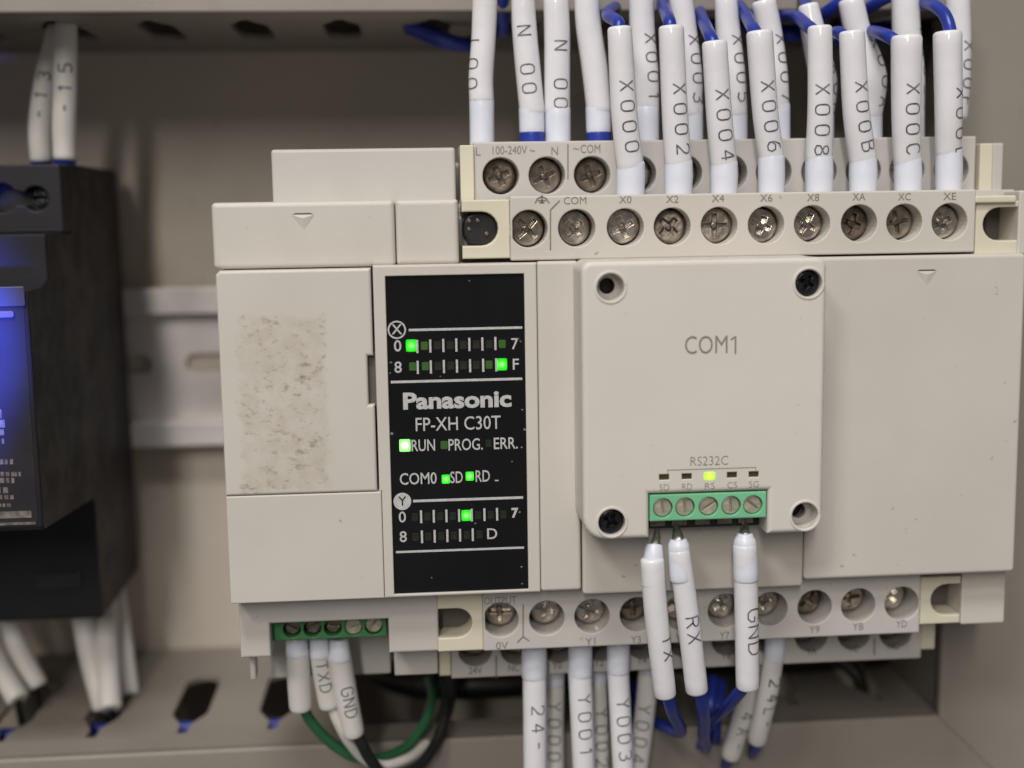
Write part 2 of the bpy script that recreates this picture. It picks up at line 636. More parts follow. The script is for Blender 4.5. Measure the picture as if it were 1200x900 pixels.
# ------------------------------------------------------------------ stroke letters wrapped round a sleeve
OV = [(0.0, .28), (.0, .72), (.1, .9), (.3, 1), (.7, 1), (.9, .9), (1, .72), (1, .28), (.9, .1), (.7, 0), (.3, 0), (.1, .1), (0, .28)]
GL = {
    '0': [OV], 'O': [OV],
    'X': [[(0, 0), (1, 1)], [(0, 1), (1, 0)]],
    '1': [[(.2, .75), (.55, 1), (.55, 0)]],
    '2': [[(0, .75), (.15, .95), (.5, 1), (.85, .93), (1, .7), (.85, .48), (0, 0), (1, 0)]],
    '3': [[(0, .9), (.5, 1), (.9, .9), (.95, .7), (.7, .53), (.4, .52)], [(.7, .53), (1, .35), (.92, .1), (.5, 0), (0, .1)]],
    '4': [[(.75, 0), (.75, 1), (0, .3), (1, .3)]],
    '5': [[(.95, 1), (.1, 1), (.05, .55), (.5, .62), (.95, .45), (.95, .15), (.5, 0), (0, .1)]],
    '6': [[(.9, .95), (.4, .9), (.05, .5), (.05, .15), (.4, 0), (.8, .02), (1, .25), (.85, .5), (.4, .55), (.05, .35)]],
    '7': [[(0, 1), (1, 1), (.35, 0)]],
    '8': [[(.5, .53), (.12, .65), (.08, .88), (.5, 1), (.92, .88), (.88, .65), (.5, .53), (.05, .38), (.02, .12), (.5, 0), (.98, .12), (.95, .38), (.5, .53)]],
    '9': [[(.1, .05), (.6, .1), (.95, .5), (.95, .85), (.6, 1), (.2, .98), (0, .75), (.15, .5), (.6, .45), (.95, .65)]],
    'A': [[(0, 0), (.5, 1), (1, 0)], [(.2, .35), (.8, .35)]],
    'B': [[(.05, 0), (.05, 1), (.7, 1), (.92, .85), (.9, .65), (.65, .53), (.05, .53)], [(.65, .53), (1, .4), (.98, .12), (.7, 0), (.05, 0)]],
    'C': [[(1, .82), (.75, 1), (.3, 1), (.05, .8), (0, .5), (.05, .2), (.3, 0), (.75, 0), (1, .18)]],
    'D': [[(.05, 0), (.05, 1), (.6, 1), (.95, .78), (1, .5), (.95, .22), (.6, 0), (.05, 0)]],
    'E': [[(.95, 0), (.05, 0), (.05, 1), (.95, 1)], [(.05, .52), (.75, .52)]],
    'F': [[(.05, 0), (.05, 1), (.95, 1)], [(.05, .52), (.75, .52)]],
    'G': [[(1, .82), (.75, 1), (.3, 1), (.05, .8), (0, .5), (.05, .2), (.3, 0), (.75, 0), (1, .2), (1, .48), (.6, .48)]],
    'L': [[(.05, 1), (.05, 0), (.95, 0)]],
    'N': [[(.03, 0), (.03, 1), (.97, 0), (.97, 1)]],
    'R': [[(.05, 0), (.05, 1), (.7, 1), (.95, .85), (.95, .65), (.7, .5), (.05, .5)], [(.5, .5), (1, 0)]],
    'T': [[(0, 1), (1, 1)], [(.5, 1), (.5, 0)]],
    'Y': [[(0, 1), (.5, .5), (1, 1)], [(.5, .5), (.5, 0)]],
    'V': [[(0, 1), (.5, 0), (1, 1)]],
    '-': [[(.15, .5), (.85, .5)]],
    ':': [[(.45, .3), (.55, .3)], [(.45, .7), (.55, .7)]],
    ' ': [],
}


class Path:
    def __init__(self, pts, rad, per=10):
        self.p, self.r = resample(pts, rad, per)
        self.fr = path_frames(self.p)
        self.s = [0.0]
        for i in range(1, len(self.p)):
            self.s.append(self.s[-1] + (self.p[i] - self.p[i - 1]).length)

    def at(self, s, phi, lift):
        s = max(0, min(self.s[-1], s))
        i = 0
        while i < len(self.s) - 2 and self.s[i + 1] < s:
            i += 1
        t = (s - self.s[i]) / max(1e-9, self.s[i + 1] - self.s[i])
        a, b = self.fr[i], self.fr[i + 1]
        c = a[0].lerp(b[0], t)
        nn = a[2].lerp(b[2], t).normalized()
        bb = a[3].lerp(b[3], t).normalized()
        r = self.r[i] + (self.r[i + 1] - self.r[i]) * t
        return c + (nn * math.cos(phi) + bb * math.sin(phi)) * (r + lift), r


def wrap_text(mb, path, txt, s0, turn, cw=1.55, ch=2.35, pitch=3.1, wd=0.24, side=1.0, skip=()):
    """letters run down the sleeve, their tops turned to the right; turn: degrees round the sleeve"""
    for i, chx in enumerate(txt):
        if i in skip:
            continue
        for pl in GL[chx]:
            pts = []
            for a, b in zip(pl[:-1], pl[1:]):
                L = max(1, int(math.hypot((b[0] - a[0]) * cw, (b[1] - a[1]) * ch) / 0.22))
                for k in range(L):
                    pts.append((a[0] + (b[0] - a[0]) * k / L, a[1] + (b[1] - a[1]) * k / L))
            pts.append(pl[-1])
            q = [(s0 + i * pitch + u * cw, (v - .5) * ch * side) for u, v in pts]
            vv, ff = [], []
            for k in range(len(q)):
                a, b = q[max(0, k - 1)], q[min(len(q) - 1, k + 1)]
                d = Vector((b[0] - a[0], b[1] - a[1]))
                if d.length < 1e-9:
                    d = Vector((1, 0))
                d.normalize()
                n = Vector((-d.y, d.x)) * wd / 2
                for sg in (1, -1):
                    s, v = q[k][0] + n.x * sg, q[k][1] + n.y * sg
                    _, r = path.at(s, 0, 0)
                    p, _ = path.at(s, v / r + math.radians(turn), 0.035)
                    vv.append(p)
            for k in range(len(q) - 1):
                ff.append([2 * k, 2 * k + 1, 2 * k + 3, 2 * k + 2])
            mb.add(vv, ff)


# ================================================================== THE SETTING
BACKY = 88.0
b = MB().plate([(-220, -220), (220, -220), (220, 160), (-220, 160)], (), BACKY, BACKY + 2, 0)
o = b.build('back_panel', BACK)
o['kind'] = 'structure'

# ================================================================== wiring ducts
PITCH = 17.3
SLOT0 = -46.5 - PITCH * 4
LIDY = 28.5
DZL, DZU, DXR = -99.4, 34.8, 100.0


def finger_outline(c0, c1, neck=0.9, wide=3.45, y0=LIDY + 1.5):
    h = [(c0 + neck, y0), (c0 + neck, 43.0), (c0 + neck + .5, 44.2), (c0 + wide - .4, 47.6), (c0 + wide, 49), (c0 + wide, 65.5), (c0 + wide - .6, 67.8), (c0 + wide - 2.0, 69.4), (c0, 69.9)]
    g = [(c1 - (x - c0), y) for x, y in h]
    return h + [(c0, BACKY), (c1, BACKY)] + list(reversed(g))


def slotted_wall(duct, z, up, k0, k1, skip=()):
    """wall of the duct that faces the controller: every finger between two slots is a part of its own"""
    o0 = None
    for k in range(k0, k1):
        c0 = SLOT0 + k * PITCH
        if k in skip:
            continue
        if o0 is None:
            mb = MB().plate(finger_outline(c0, c0 + PITCH), (), z, z - up * 1.1, 0.22, 2, 'xy')
            o0 = mb.build('finger', DUCT, duct)
            base_x = o0.location.x
            kk = k
        else:
            c = o0.copy()
            COL.objects.link(c)
            c.parent = duct
            c.location.x = base_x + (k - kk) * PITCH * MM


def base_strip(duct, z, up):
    mb = MB().plate([(-180, 70.6), (DXR, 70.6), (DXR, BACKY), (-180, BACKY)], (), z + up * .06, z - up * 1.0, 0.1, 2, 'xy')
    mb.build('base_strip', DUCT, duct)


def lid_section(mb, outline):
    mb.plate(outline, (), LIDY, LIDY + 1.5, 0.5, 3)


# lower duct
d = thing('wiring_duct', 'grey slotted wiring duct running along the bottom below the controller', 'wiring duct', (0, BACKY, DZL), 'grey wiring ducts round the panel')
mb = MB()
lid_section(mb, [(-180, DZL - 50), (DXR + 49.4, DZL - 50), (DXR - .3, DZL + .6), (-180, DZL + .6)])
lid = mb.build('lid', DUCT, d)
mb = MB().plate([(-180, LIDY + 1.0), (DXR - .5, LIDY + 1.0), (DXR - .5, LIDY + 9), (-180, LIDY + 9)], (), DZL + .6, DZL - .6, 0.25, 2, 'xy')
mb.build('lid_flange', DUCT, d)
slotted_wall(d, DZL, 1, 0, 13, skip=(6, 7))
base_strip(d, DZL, 1)
mb = MB().box(-180, DXR, LIDY + 2, BACKY, DZL - 50, DZL - 48)
mb.build('lower_wall', DUCT, d)
# upper duct
d = thing('wiring_duct', 'grey slotted wiring duct along the top seen from its underside', 'wiring duct', (0, BACKY, DZU), 'grey wiring ducts round the panel')
mb = MB()
lid_section(mb, [(-180, DZU - .6), (DXR - .3, DZU - .6), (DXR + 49.4, DZU + 50), (-180, DZU + 50)])
mb.build('lid', DUCT, d)
mb = MB().plate([(-180, LIDY + 1.0), (DXR - .5, LIDY + 1.0), (DXR - .5, LIDY + 9), (-180, LIDY + 9)], (), DZU - .6, DZU + .6, 0.25, 2, 'xy')
mb.build('lid_flange', DUCT, d)
slotted_wall(d, DZU, -1, 0, 13)
base_strip(d, DZU, -1)
mb = MB().box(-180, DXR, LIDY + 2, BACKY, DZU + 48, DZU + 50)
mb.build('upper_wall', DUCT, d)

# upright duct on the right
d = thing('wiring_duct', 'plain grey upright wiring duct with a smooth lid at the right edge', 'wiring duct', (DXR + 25, BACKY, -30), 'grey wiring ducts round the panel')
mb = MB()
lid_section(mb, [(DXR, DZL + .1), (DXR + 50, DZL - 50.6), (DXR + 50, DZU + 50.6), (DXR, DZU - .1)])
mb.build('lid', DUCT, d)
mb = MB().plate([(LIDY + 2, DZL + .5), (BACKY, DZL + .5), (BACKY, DZU - .5), (LIDY + 2, DZU - .5)], (), DXR + .8, DXR + 2.4, 0, 2, 'yz')
mb.build('side_wall', DUCT, d)

# ================================================================== mounting rail
rl = thing('din_rail', 'slotted galvanised mounting rail between the dark power supply and the controller', 'mounting rail', (-50, BACKY, -33))
za, zb, zc, zd = -15.8, -21.6, -45.4, -50.8
mb = MB()
for z1, z0 in ((za, zb), (zc, zd)):
    mb.plate(rrect(-150, z0, 110, z1, .3, 2), (), 81, 82.1, 0.3)
mb.build('flange', STEEL, rl)
mb = MB()
mb.plate([(-150, 81.5), (110, 81.5), (110, 87), (-150, 87)], (), zb - .05, zb + 1.0, 0, 2, 'xy')
mb.plate([(-150, 81.5), (110, 81.5), (110, 87), (-150, 87)], (), zc + .05, zc - 1.0, 0, 2, 'xy')
holes = []
zmid = P(240, 425, 86.5)[1]
for k in range(-4, 7):
    x = P(246, 425, 86.5)[0] + k * 18.0
    holes.append(rrect(x - 5.2, zmid - 2.0, x + 5.2, zmid + 2.0, 1.95, 5))
mb.plate([(-150, zc), (110, zc), (110, zb), (-150, zb)], holes, 86.2, 87.4, 0, hbev=0.2)
mb.build('slotted_web', STEEL, rl)

# ================================================================== dark power supply at the left
ps = thing('power_supply', 'dark charcoal power supply with blue glow at the left edge', 'power supply', (-85, 81, -30))
XR, XL = -62.0, -118.0
prof = [(81, 8.6), (79, 9.4), (41.5, 9.4), (41, 8.9), (41, -2.4), (40.6, -3.0), (24.4, -3.0), (24, -3.4), (24, -10.6), (20, -11.9), (12.3, -12.0), (11.5, -12.6),
        (11.5, -51.0), (12.2, -51.8), (45, -54.0), (46, -55.0), (46, -77.3), (46.8, -78.2), (80, -78.2), (81, -77.2)]
mb = MB().plate(prof, (), XR, XL, 0.35, 2, 'yz')
mb.build('housing', PSU, ps)
# screw openings and terminal cavities (dark inserts with a head inside)
Xa, Za = P(42, 233, 36)
Xb = P(2, 233, 36)[0]
hole = ([(Xa + 2.2 * math.cos(math.radians(a)), Za + 2.2 * math.sin(math.radians(a))) for a in range(150, -151, -15)]
        + [(Xb + 2.6 * math.cos(math.radians(a)), Za + .2 + 2.6 * math.sin(math.radians(a))) for a in range(-30, -331, -15)])
MB().plate(rrect(XL, -2.98, XR, 9.2, .5), [hole], 36, 41.0, 0.3, 2).build('terminal_shroud', PSU, ps)
MB().box(XL + 1, XR - 1, 40.2, 40.9, -2, 8.6).build('screw_opening', BLACKP, ps)
mb = MB()
X, Z = P(42, 232, 35.7)
mb.plate(circle(X, Z, 1.7, 20), [[(X - 1.2, Z - .2), (X + 1.2, Z - .2), (X + 1.2, Z + .2), (X - 1.2, Z + .2)]], 38.4, 40.2, 0.2)
mb.build('terminal_screw', BLACKM, ps)
mb = MB()
X, Z = P(68, 680, 45.8)
mb.plate([(X - 4.6, Z - 1.5), (X + 4.4, Z - 1.5), (X + 4.6, Z + 2.4), (X + 3.0, Z + 1.2), (X - 4.6, Z + 1.2)], (), 45.6, 46.5, 0.1)
mb.build('latch_slot', BLACKP, ps)
# label film with pale print
lx1, lz0 = P(43, 612, 11.5)[0], -50.2
mb = MB().plate(rrect(XL + 2, -50.4, XR - .7, -13.0, .5), (), 11.38, 11.6, 0.04)
lab = mb.build('label_film', PSUL, ps)
mb = MB()
Yt = 11.3
x0, z0, x1, z1 = RC(-60, 600, 37, 608, 11.4)
mb.plate(rrect(x0, z0, x1, z1, .1), (), Yt, 11.38, 0)
x0, z0, x1, z1 = RC(-60, 613, 42, 616, 11.4)
mb.plate(rrect(x0, z0, x1, z1, .05), (), Yt, 11.38, 0)
for yy, xe, hh in ((480, 7, 10), (492, 7, 9), (503, 6, 7), (514, 5, 6), (538, 18, 6), (553, 26, 5), (560, 17, 6), (571, 13, 7), (580, 19, 5), (590, 16, 4)):
    x = -58
    while x < xe - 2:
        ww = random.uniform(3, 9)
        a = RC(x, yy, min(x + ww, xe), yy + hh, 11.4)
        mb.plate([(a[0], a[1]), (a[2], a[1]), (a[2], a[3]), (a[0], a[3])], (), Yt, 11.38, 0)
        x += ww + random.uniform(1.5, 3)
mb.build('small_print', mat('pale_label_print', (0.15, 0.13, 0.125), 0.6, var=0.6, vscale=900), lab)
# lighter display strip below the shoulder
x0, z0, x1, z1 = RC(-60, 365, 17, 373, 11.3)
MB().plate(rrect(x0, z0, x1, z1, .4), (), 10.9, 11.6, 0.15).build('display_strip', mat('pale_display_strip', (0.12, 0.11, 0.14), 0.4), ps)
x0, z0, x1, z1 = RC(-60, 336, 30, 360, 11.5)
MB().plate(rrect(x0, z0, x1, z1, .4), (), 11.0, 11.6, 0.2).build('terminal_marker', mat('grey_marker_strip', (0.05, 0.05, 0.07), 0.4), ps)
# the blue pilot lamp just beyond the picture's edge, plus an added spot
X, Z = P(-16, 392, 11)
led = MB().plate(rrect(X - 1.1, Z - 1.6, X + 1.1, Z + 1.6, .6), (), 8.6, 11.5, 0.5).build('led', LEDBLUE, ps)
ld = bpy.data.lights.new('glow_spot', 'SPOT')  # unseen spot added ahead of the supply, aimed back to imitate the glow
ld.energy = 0.60
ld.spot_size = math.radians(86)
ld.spot_blend = 0.62
ld.color = (0.06, 0.10, 1.0)
ld.shadow_soft_size = 0.001
lo = bpy.data.objects.new('glow_spot', ld)
COL.objects.link(lo)
lo.parent = ps
lo.location = Vector((-59.5, -25.0, Z)) * MM - wloc(ps)
lo.rotation_euler = Vector((-math.sin(R_(44.5)), math.cos(R_(44.5)), -0.05)).to_track_quat('-Z', 'Y').to_euler()

# ================================================================== the controller
ct = thing('programmable_controller', 'ivory programmable controller with black indicator panel and rows of screw terminals', 'controller', (35, 80, -30))

# rear housing that sits on the rail
mb = MB()
mb.box(-29.0, 97.5, 9, 80, -61, -1, 0.6)
mb.box(-19, 96, 22, 80, -72, 8, 0.6)
mb.build('housing', SHADEIV, ct)

# upper left step with a moulded triangle
x0, z0, x1, z1 = RC(248.5, 236, 463.5, 314, 2)
zt = z1
mb = MB().plate(rrect(x0, z0, x1 - .06, z1, .7), (), 2, 24, 0.75, 4)
o = mb.build('upper_cover', IVORY, ct)
mb = MB()
X, Z = P(355, 255, 2)
mb.add([(X - 1.7, 1.93, Z + .45), (X + 1.7, 1.93, Z + .45), (X + .1, 2.0, Z - 1.9), (X, 1.75, Z - .1)], [[0, 1, 3], [1, 2, 3], [2, 0, 3]])
mb.build('moulded_triangle', IVORY, o)
mb = MB()
mb.plate([(X - 1.6, Z + .5), (X + 1.6, Z + .5), (X + 1.2, Z + .72), (X - 1.2, Z + .72)], (), 1.96, 2.1, 0)
mb.build('triangle_groove', SEAM, o)
x0, z0, x1, z1 = RC(463.5, 233, 537.5, 310, 2)
MB().plate(rrect(x0 + .06, z0, x1, zt, .5), (), 2, 24, 0.75, 4).build('corner_cover', IVORY, ct)
x0, z0, x1, z1 = RC(318.5, 174, 534, 240, 12)
MB().plate(rrect(x0, z0 - 3, x1, z1, .5), (), 12, 40, 0.5, 3).build('rear_step', SHADEIV, ct)

# left cover with residue of a peeled sticker; notch in its right edge
XLc = -30.15
x0, z0, x1, z1 = RC(262, 580, 441, 700, 0)
zs = P(350, 579, 0)[1]
x1 = P(439.0, 450, 0)[0]
ztop = P(345, 316, 0)[1]
na, nb = P(436, 417, 0)[1], P(436, 474, 0)[1]
out = [(XLc, zs + .05), (x1 - .08, zs + .05), (x1 - .08, nb), (x1 - 1.0, nb), (x1 - 1.0, na), (x1 - .08, na), (x1 - .08, ztop), (XLc + .6, ztop), (XLc, ztop - .6)]
MB().plate(out, (), -0.1, 8, 0.45, 4).build('left_cover', STAIN, ct)
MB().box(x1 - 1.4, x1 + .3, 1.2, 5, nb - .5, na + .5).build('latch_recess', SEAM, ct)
zbot = P(475, 700, 0)[1]
x2 = P(449, 640, 0)[0]
MB().plate([(XLc, zbot), (x2 - .03, zbot), (x2 - .03, zs - .05), (XLc, zs - .05)], (), 0.0, 9, 0.22, 3).build('lower_left_cover', IVORY, ct)

# frame round the indicator panel
px0, pz0, px1, pz1 = RC(457.5, 323, 616, 693, 0)
fx0, fx1 = x1 + .22, P(631.5, 505, 0)[0]
fz0, fz1 = zbot, P(535, 309.5, 0)[1]
mb = MB().plate([(x2 + .03, fz0), (fx1 - .04, fz0), (fx1 - .04, fz1), (fx0, fz1), (fx0, zs - .05), (x2 + .03, zs - .05)],
                [rrect(px0 - .12, pz0 - .12, px1 + .12, pz1 + .12, .1, 2)], 0, 9, 0.3, 3, hbev=0.15)
mb.build('panel_frame', IVORY, ct)
mb = MB().plate([(px0 - .3, pz0 - .3), (px1 + .3, pz0 - .3), (px1 + .3, pz1 + .3), (px0 - .3, pz1 + .3)], (), 0.45, 1.2, 0)
panel = mb.build('indicator_panel', PANEL, ct)
sx0, sx1 = fx1 + .04, P(679.5, 500, 0)[0]
MB().plate(rrect(sx0, fz0 + .1, sx1, fz1 + .15, .5), (), -0.15, 9, 0.5, 4).build('side_strip', IVORY, ct)

# print and lamps on the panel
YP = 0.40


def pp(x, y):
    return P(x, y, 0.45)


mb = MB()
for (xa, ya, xb, yb, wd) in ((479, 386.5, 612, 384, .38), (458, 448, 612, 443.5, .40), (484, 587, 613, 583, .42), (464, 647, 614, 641.5, .36)):
    a, c = pp(xa, ya), pp(xb, yb)
    put_line(mb, a[0], (a[1] + c[1]) / 2, c[0], (a[1] + c[1]) / 2, YP, wd)
for row, y0_, y1_, xa, xb, n in ((0, 406, 402.5, 489, 580.5, 7), (1, 430.5, 427.5, 489.5, 581.5, 7), (2, 605.5, 602.5, 493.5, 582.5, 7), (3, 629, 626.5, 494.5, 554, 5)):
    for k in range(n):
        t = k / (n - 1)
        a = pp(xa + (xb - xa) * t, y0_ + (y1_ - y0_) * t)
        put_line(mb, a[0], a[1] - 1.05, a[0], a[1] + 1.05, YP, .33)


def ptxt(t, x, y, h, **k):
    a = pp(x, y)
    put_text(mb, t, a[0], a[1], YP, h, **k)


ptxt('0', 466, 406, 1.75, bold=.02)
ptxt('8', 466.5, 431, 1.75, bold=.02)
ptxt('7', 603, 403.5, 1.75, bold=.02)
ptxt('F', 604, 427.5, 1.75, bold=.02)
ptxt('0', 471.5, 606.5, 1.75, bold=.02)
ptxt('8', 472.5, 629.5, 1.75, bold=.02)
ptxt('D', 576.5, 626, 1.75, bold=.02)
ptxt('7', 603, 601.5, 1.5, bold=.08)
ptxt('Panasonic', 535.5, 469.5, 2.5, bold=.13, width=17.3)
ptxt('FP-XH C30T', 536.5, 497, 2.15, bold=.01, width=13.6)
ptxt('RUN', 496, 522.5, 1.85, bold=.02, width=3.75)
ptxt('PROG.', 545.5, 521.5, 1.85, bold=.02, width=5.5)
ptxt('ERR.', 592.5, 520, 1.85, bold=.02, width=3.85)
ptxt('COM0', 490, 561.5, 1.85, bold=.02, width=5.9)
ptxt('SD', 535, 560, 1.85, bold=.02, width=2.0)
ptxt('RD', 565.5, 558.5, 1.85, bold=.02, width=2.3)
a = pp(582, 563)
put_line(mb, a[0] - .3, a[1], a[0] + .3, a[1], YP, .2)
a = pp(465, 386.5)
put_ring(mb, a[0], a[1], 1.2, 1.45, YP)
put_text(mb, 'X', a[0], a[1], YP, 1.55, bold=.02)
mb.build('white_lettering', PRINT, panel)
mb = MB()
# scuffs along the film's edge
for (x, y, r) in ((458, 425, .22), (457, 437, .16), (459, 508, .3), (612, 480, .2), (615, 503, .28), (611, 524, .2), (600, 541, .17), (609, 600, .24), (557, 613, .22),
                  (611, 664, .2), (612, 684, .18), (506, 677, .17), (550, 329, .14), (516, 441, .15), (607, 397, .22), (610, 400, .2)):
    X, Z = pp(x, y)
    mb.add([(X + r * random.uniform(.5, 1.3) * math.cos(q), YP, Z + r * random.uniform(.4, 1) * math.sin(q)) for q in (0, 1.2, 2.5, 3.7, 5)], [[0, 1, 2, 3, 4]])
sc_ = mb.build('scuff', mat('grey_scuff', (0.16, 0.16, 0.17), 0.7, var=0.6, vscale=1500), panel)
sc_['kind'] = 'stuff'
mb = MB()
a = pp(471.5, 587.5)
mb.add([(p[0], YP - .01, p[1]) for p in circle(a[0], a[1], 1.42, 28)], [list(range(28))])
mb.build('white_disc', PRINT, panel)
mb = MB()
put_text(mb, 'Y', a[0], a[1], YP - .06, 1.5, bold=.0)
mb.build('dark_lettering', PANEL, panel)


def lamp(x, y, m_, w_=1.5, h_=1.9, yo=0.0):
    a = pp(x, y)
    return MB().plate(rrect(a[0] - w_ / 2, a[1] - h_ / 2, a[0] + w_ / 2, a[1] + h_ / 2, .15, 2), (), YP + .01 + yo, 0.6, 0.02, 1).build('led', m_, panel)


lamp(482, 405, LEDON, 1.7, 1.95)
for k in range(1, 8):
    lamp(482 + 106.5 * k / 7, 405.5 - 2.5 * k / 7, LEDDIM if k in (1, 7) else LEDOFF, 1.1, 1.3)
for k in range(0, 7):
    lamp(483.5 + 104.5 * k / 7, 429.5 - 2.5 * k / 7, LEDDIM if k in (0, 1, 6) else LEDOFF, 1.1, 1.3)
lamp(588, 427, LEDON, 1.7, 1.95)
lamp(474.5, 522, LEDHOT, 1.75, 2.0)
lamp(520.5, 521.5, LEDDIM, 1.15, 1.3)
lamp(572.5, 519.5, LEDOFF, 1.0, 1.2)
lamp(522.5, 561.5, LEDON, 1.3, 1.45)
lamp(550.5, 558, LEDON, 1.3, 1.45)
for k in range(8):
    if k == 4:
        lamp(546.5, 604, LEDON, 1.6, 1.8)
    else:
        lamp(486 + 104 * k / 7, 606 - 3 * k / 7, LEDOFF, 1.0, 1.3)
for k in range(6):
    lamp(487 + 75 * k / 5, 629.5 - 3 * k / 5, LEDOFF, 1.0, 1.3)

# covers to the right
rx0, rz0, rx1, rz1 = RC(944.5, 299.5, 1196, 675, 0)
o = MB().plate(rrect(rx0 + .06, rz0, rx1, rz1, .7), (), 0, 24, 0.6, 4).build('right_cover', IVORY, ct)
mb = MB()
X, Z = P(1086, 321, 0)
mb.add([(X - 1.6, -.06, Z + .45), (X + 1.6, -.06, Z + .45), (X + .1, 0.0, Z - 1.8), (X, -.25, Z - .1)], [[0, 1, 3], [1, 2, 3], [2, 0, 3]])
mb.build('moulded_triangle', IVORY, o)
mb = MB()
mb.plate([(X - 1.6, Z + .5), (X + 1.6, Z + .5), (X + 1.2, Z + .72), (X - 1.2, Z + .72)], (), -0.04, .1, 0)
mb.build('triangle_groove', SEAM, o)
cx0, cz0, cx1, cz1 = RC(684, 330, 943.5, 692, 0)
MB().plate(rrect(sx1 + .25, cz0, rx0 - .06, P(812, 302, 0)[1], .6), (), 0, 24, 0.45, 3).build('middle_cover', IVORY, ct)


# ---- screws
def phillips_mesh(name, mt, r=2.78, L=1.75, w_=.46, plain=False):
    mb = MB()
    mb.plate(circle(0, 0, r, 28), [[(p[0], p[1]) for p in reversed(cross_outline(L, w_))]], 0, 1.4, 0.5, 3, hbev=0.16)
    mb.plate(circle(0, 0, L + .2, 16), (), 1.25, 1.38, 0)
    mb.plate(circle(0, 0, r + .15, 28), (), 1.3, 2.0, 0.1)
    # nub left in the middle of the recess
    mb.plate(circle(0, 0, .55, 8), (), 0.55, 1.1, 0.2)
    return mb.mesh(name, mt, Vector((0, 0, 0)))


def cross_outline(L, w_):
    k = .12
    return [(w_, w_), (w_ - k, L), (-w_ + k, L), (-w_, w_), (-L, w_ - k), (-L, -w_ + k), (-w_, -w_), (-w_ + k, -L), (w_ - k, -L), (w_, -w_), (L, -w_ + k), (L, w_ - k)]


SCREW_N = phillips_mesh('nickel_screw_head', NICKEL)
SCREW_D = phillips_mesh('tarnished_screw_head', DNICKEL)
SCREW_B = phillips_mesh('black_screw_head', BLACKM, r=2.0, L=1.2, w_=.34)


SCREW_V = [SCREW_N, phillips_mesh('worn_screw_head', NICKEL, r=2.74, L=1.55, w_=.55), phillips_mesh('deep_screw_head', NICKEL2, r=2.8, L=1.9, w_=.4),
           phillips_mesh('dull_screw_head', DNICKEL, r=2.76, L=1.7, w_=.5)]


def put_screw(parent, X, Y, Z, me, tilt=0.12):
    s = link('terminal_screw', me, parent, Vector((X + random.uniform(-.12, .12), Y + random.uniform(-.25, .45), Z + random.uniform(-.12, .12))) * MM)
    s.rotation_euler = (random.uniform(-tilt, tilt), random.uniform(-.9, .9), random.uniform(-tilt, tilt))
    return s


def terminal_row(name, Y, pxs, ya, yb, rect, hole_r, depth, screws=None, m_=SHADEIV, ztrim=0.0, me=None, yscrew=3.2, screw_dz=0.0):
    """strip with one round well per terminal, a screw at the bottom of each well"""
    x0, z0, x1, z1 = rect
    n = len(pxs)
    holes, cen = [], []
    for i, p in enumerate(pxs):
        y = ya + (yb - ya) * (p - pxs[0]) / (pxs[-1] - pxs[0])
        cen.append(P(p, y, Y))
    zc_ = sum(c[1] for c in cen) / n
    for c in cen:
        holes.append(circle(c[0], zc_, hole_r, 28))
    mb = MB().plate(rrect(x0, z0, x1, z1, .25, 2), holes, Y, Y + depth, 0.3, 3, hbev=0.18, back=False)
    # closed well bottoms
    mb.plate([(x0 + .1, z0 + .1), (x1 - .1, z0 + .1), (x1 - .1, z1 - .1), (x0 + .1, z1 - .1)], (), Y + depth - .2, Y + depth + 1, 0)
    st = mb.build(name, m_, ct)
    for i, c in enumerate(cen):
        if screws is None or i in screws:
            put_screw(st, c[0], Y + yscrew, zc_ + screw_dz, SCREW_D if (me and i in me) else SCREW_V[(i * 7 + len(pxs)) % 4])
    return st, cen, zc_


def row_print(st, items, Y, h, m_=GPRINT, lines=()):
    mb = MB()
    for t, x, y, wd in items:
        a = P(x, y, Y)
        put_text(mb, t, a[0], a[1], Y - .05, h, width=wd, bold=0.0)
    for l in lines:
        pts = [P(x, y, Y) for x, y in l]
        for a, c in zip(pts[:-1], pts[1:]):
            put_line(mb, a[0], a[1], c[0], c[1], Y - .055, .22)
    mb.build('lettering', m_, st)


# upper terminals, front tier
YF, YR = 1.5, 12.5
x0, z0, x1, z1 = RC(598, 226, 1143, 300.5, YF)
ufz = (z0, z1)
top_front = [620, 676, 733, 788, 843, 898, 952, 1007, 1060, 1113]
st, cen, zc_ = terminal_row('upper_front_terminal_strip', YF, top_front, 266.5, 261.5, (x0, z0, x1, z1), 2.98, 8, None, IVORY)
row_print(st, [('COM', 674, 235.5, 3.6), ('X0', 733, 234.5, 2.0), ('X2', 788, 234, 2.0), ('X4', 841.5, 233, 2.0), ('X6', 898, 232.5, 2.0), ('X8', 953, 232, 2.0),
               ('XA', 1006.5, 231, 2.1), ('XC', 1060, 231, 2.1), ('XE', 1113, 230.5, 2.1)], YF, 1.15, GPRINT,
          lines=[((656, 235), (645, 246), (645, 293)), ((635, 228), (635, 238)), ((630, 235), (640, 235)), ((632, 237.5), (638, 237.5)),
                 ((627, 238), (630, 232.5), (635, 230.5), (640, 232.5), (643.5, 238))])
# upper terminals, rear tier
x0, z0, x1, z1 = RC(555, 163, 1143, 240, YR)
top_rear = [587, 641, 694, 748, 802, 855, 907, 960, 1012, 1063, 1115]
st, cen, zr_ = terminal_row('upper_rear_terminal_strip', YR, top_rear, 205, 200, (x0, z0, x1, z1), 3.05, 8, None, SHADEIV, me=(2, 4, 6))
row_print(st, [('L', 560, 178, .8), ('100-240V ~', 601, 176.5, 7.0), ('N', 650, 177.5, 1.1), ('~', 675, 174, 1.0), ('COM', 692, 175, 3.3)], YR, 1.35, GPRINT,
          lines=[((665.5, 169), (665.5, 210))])


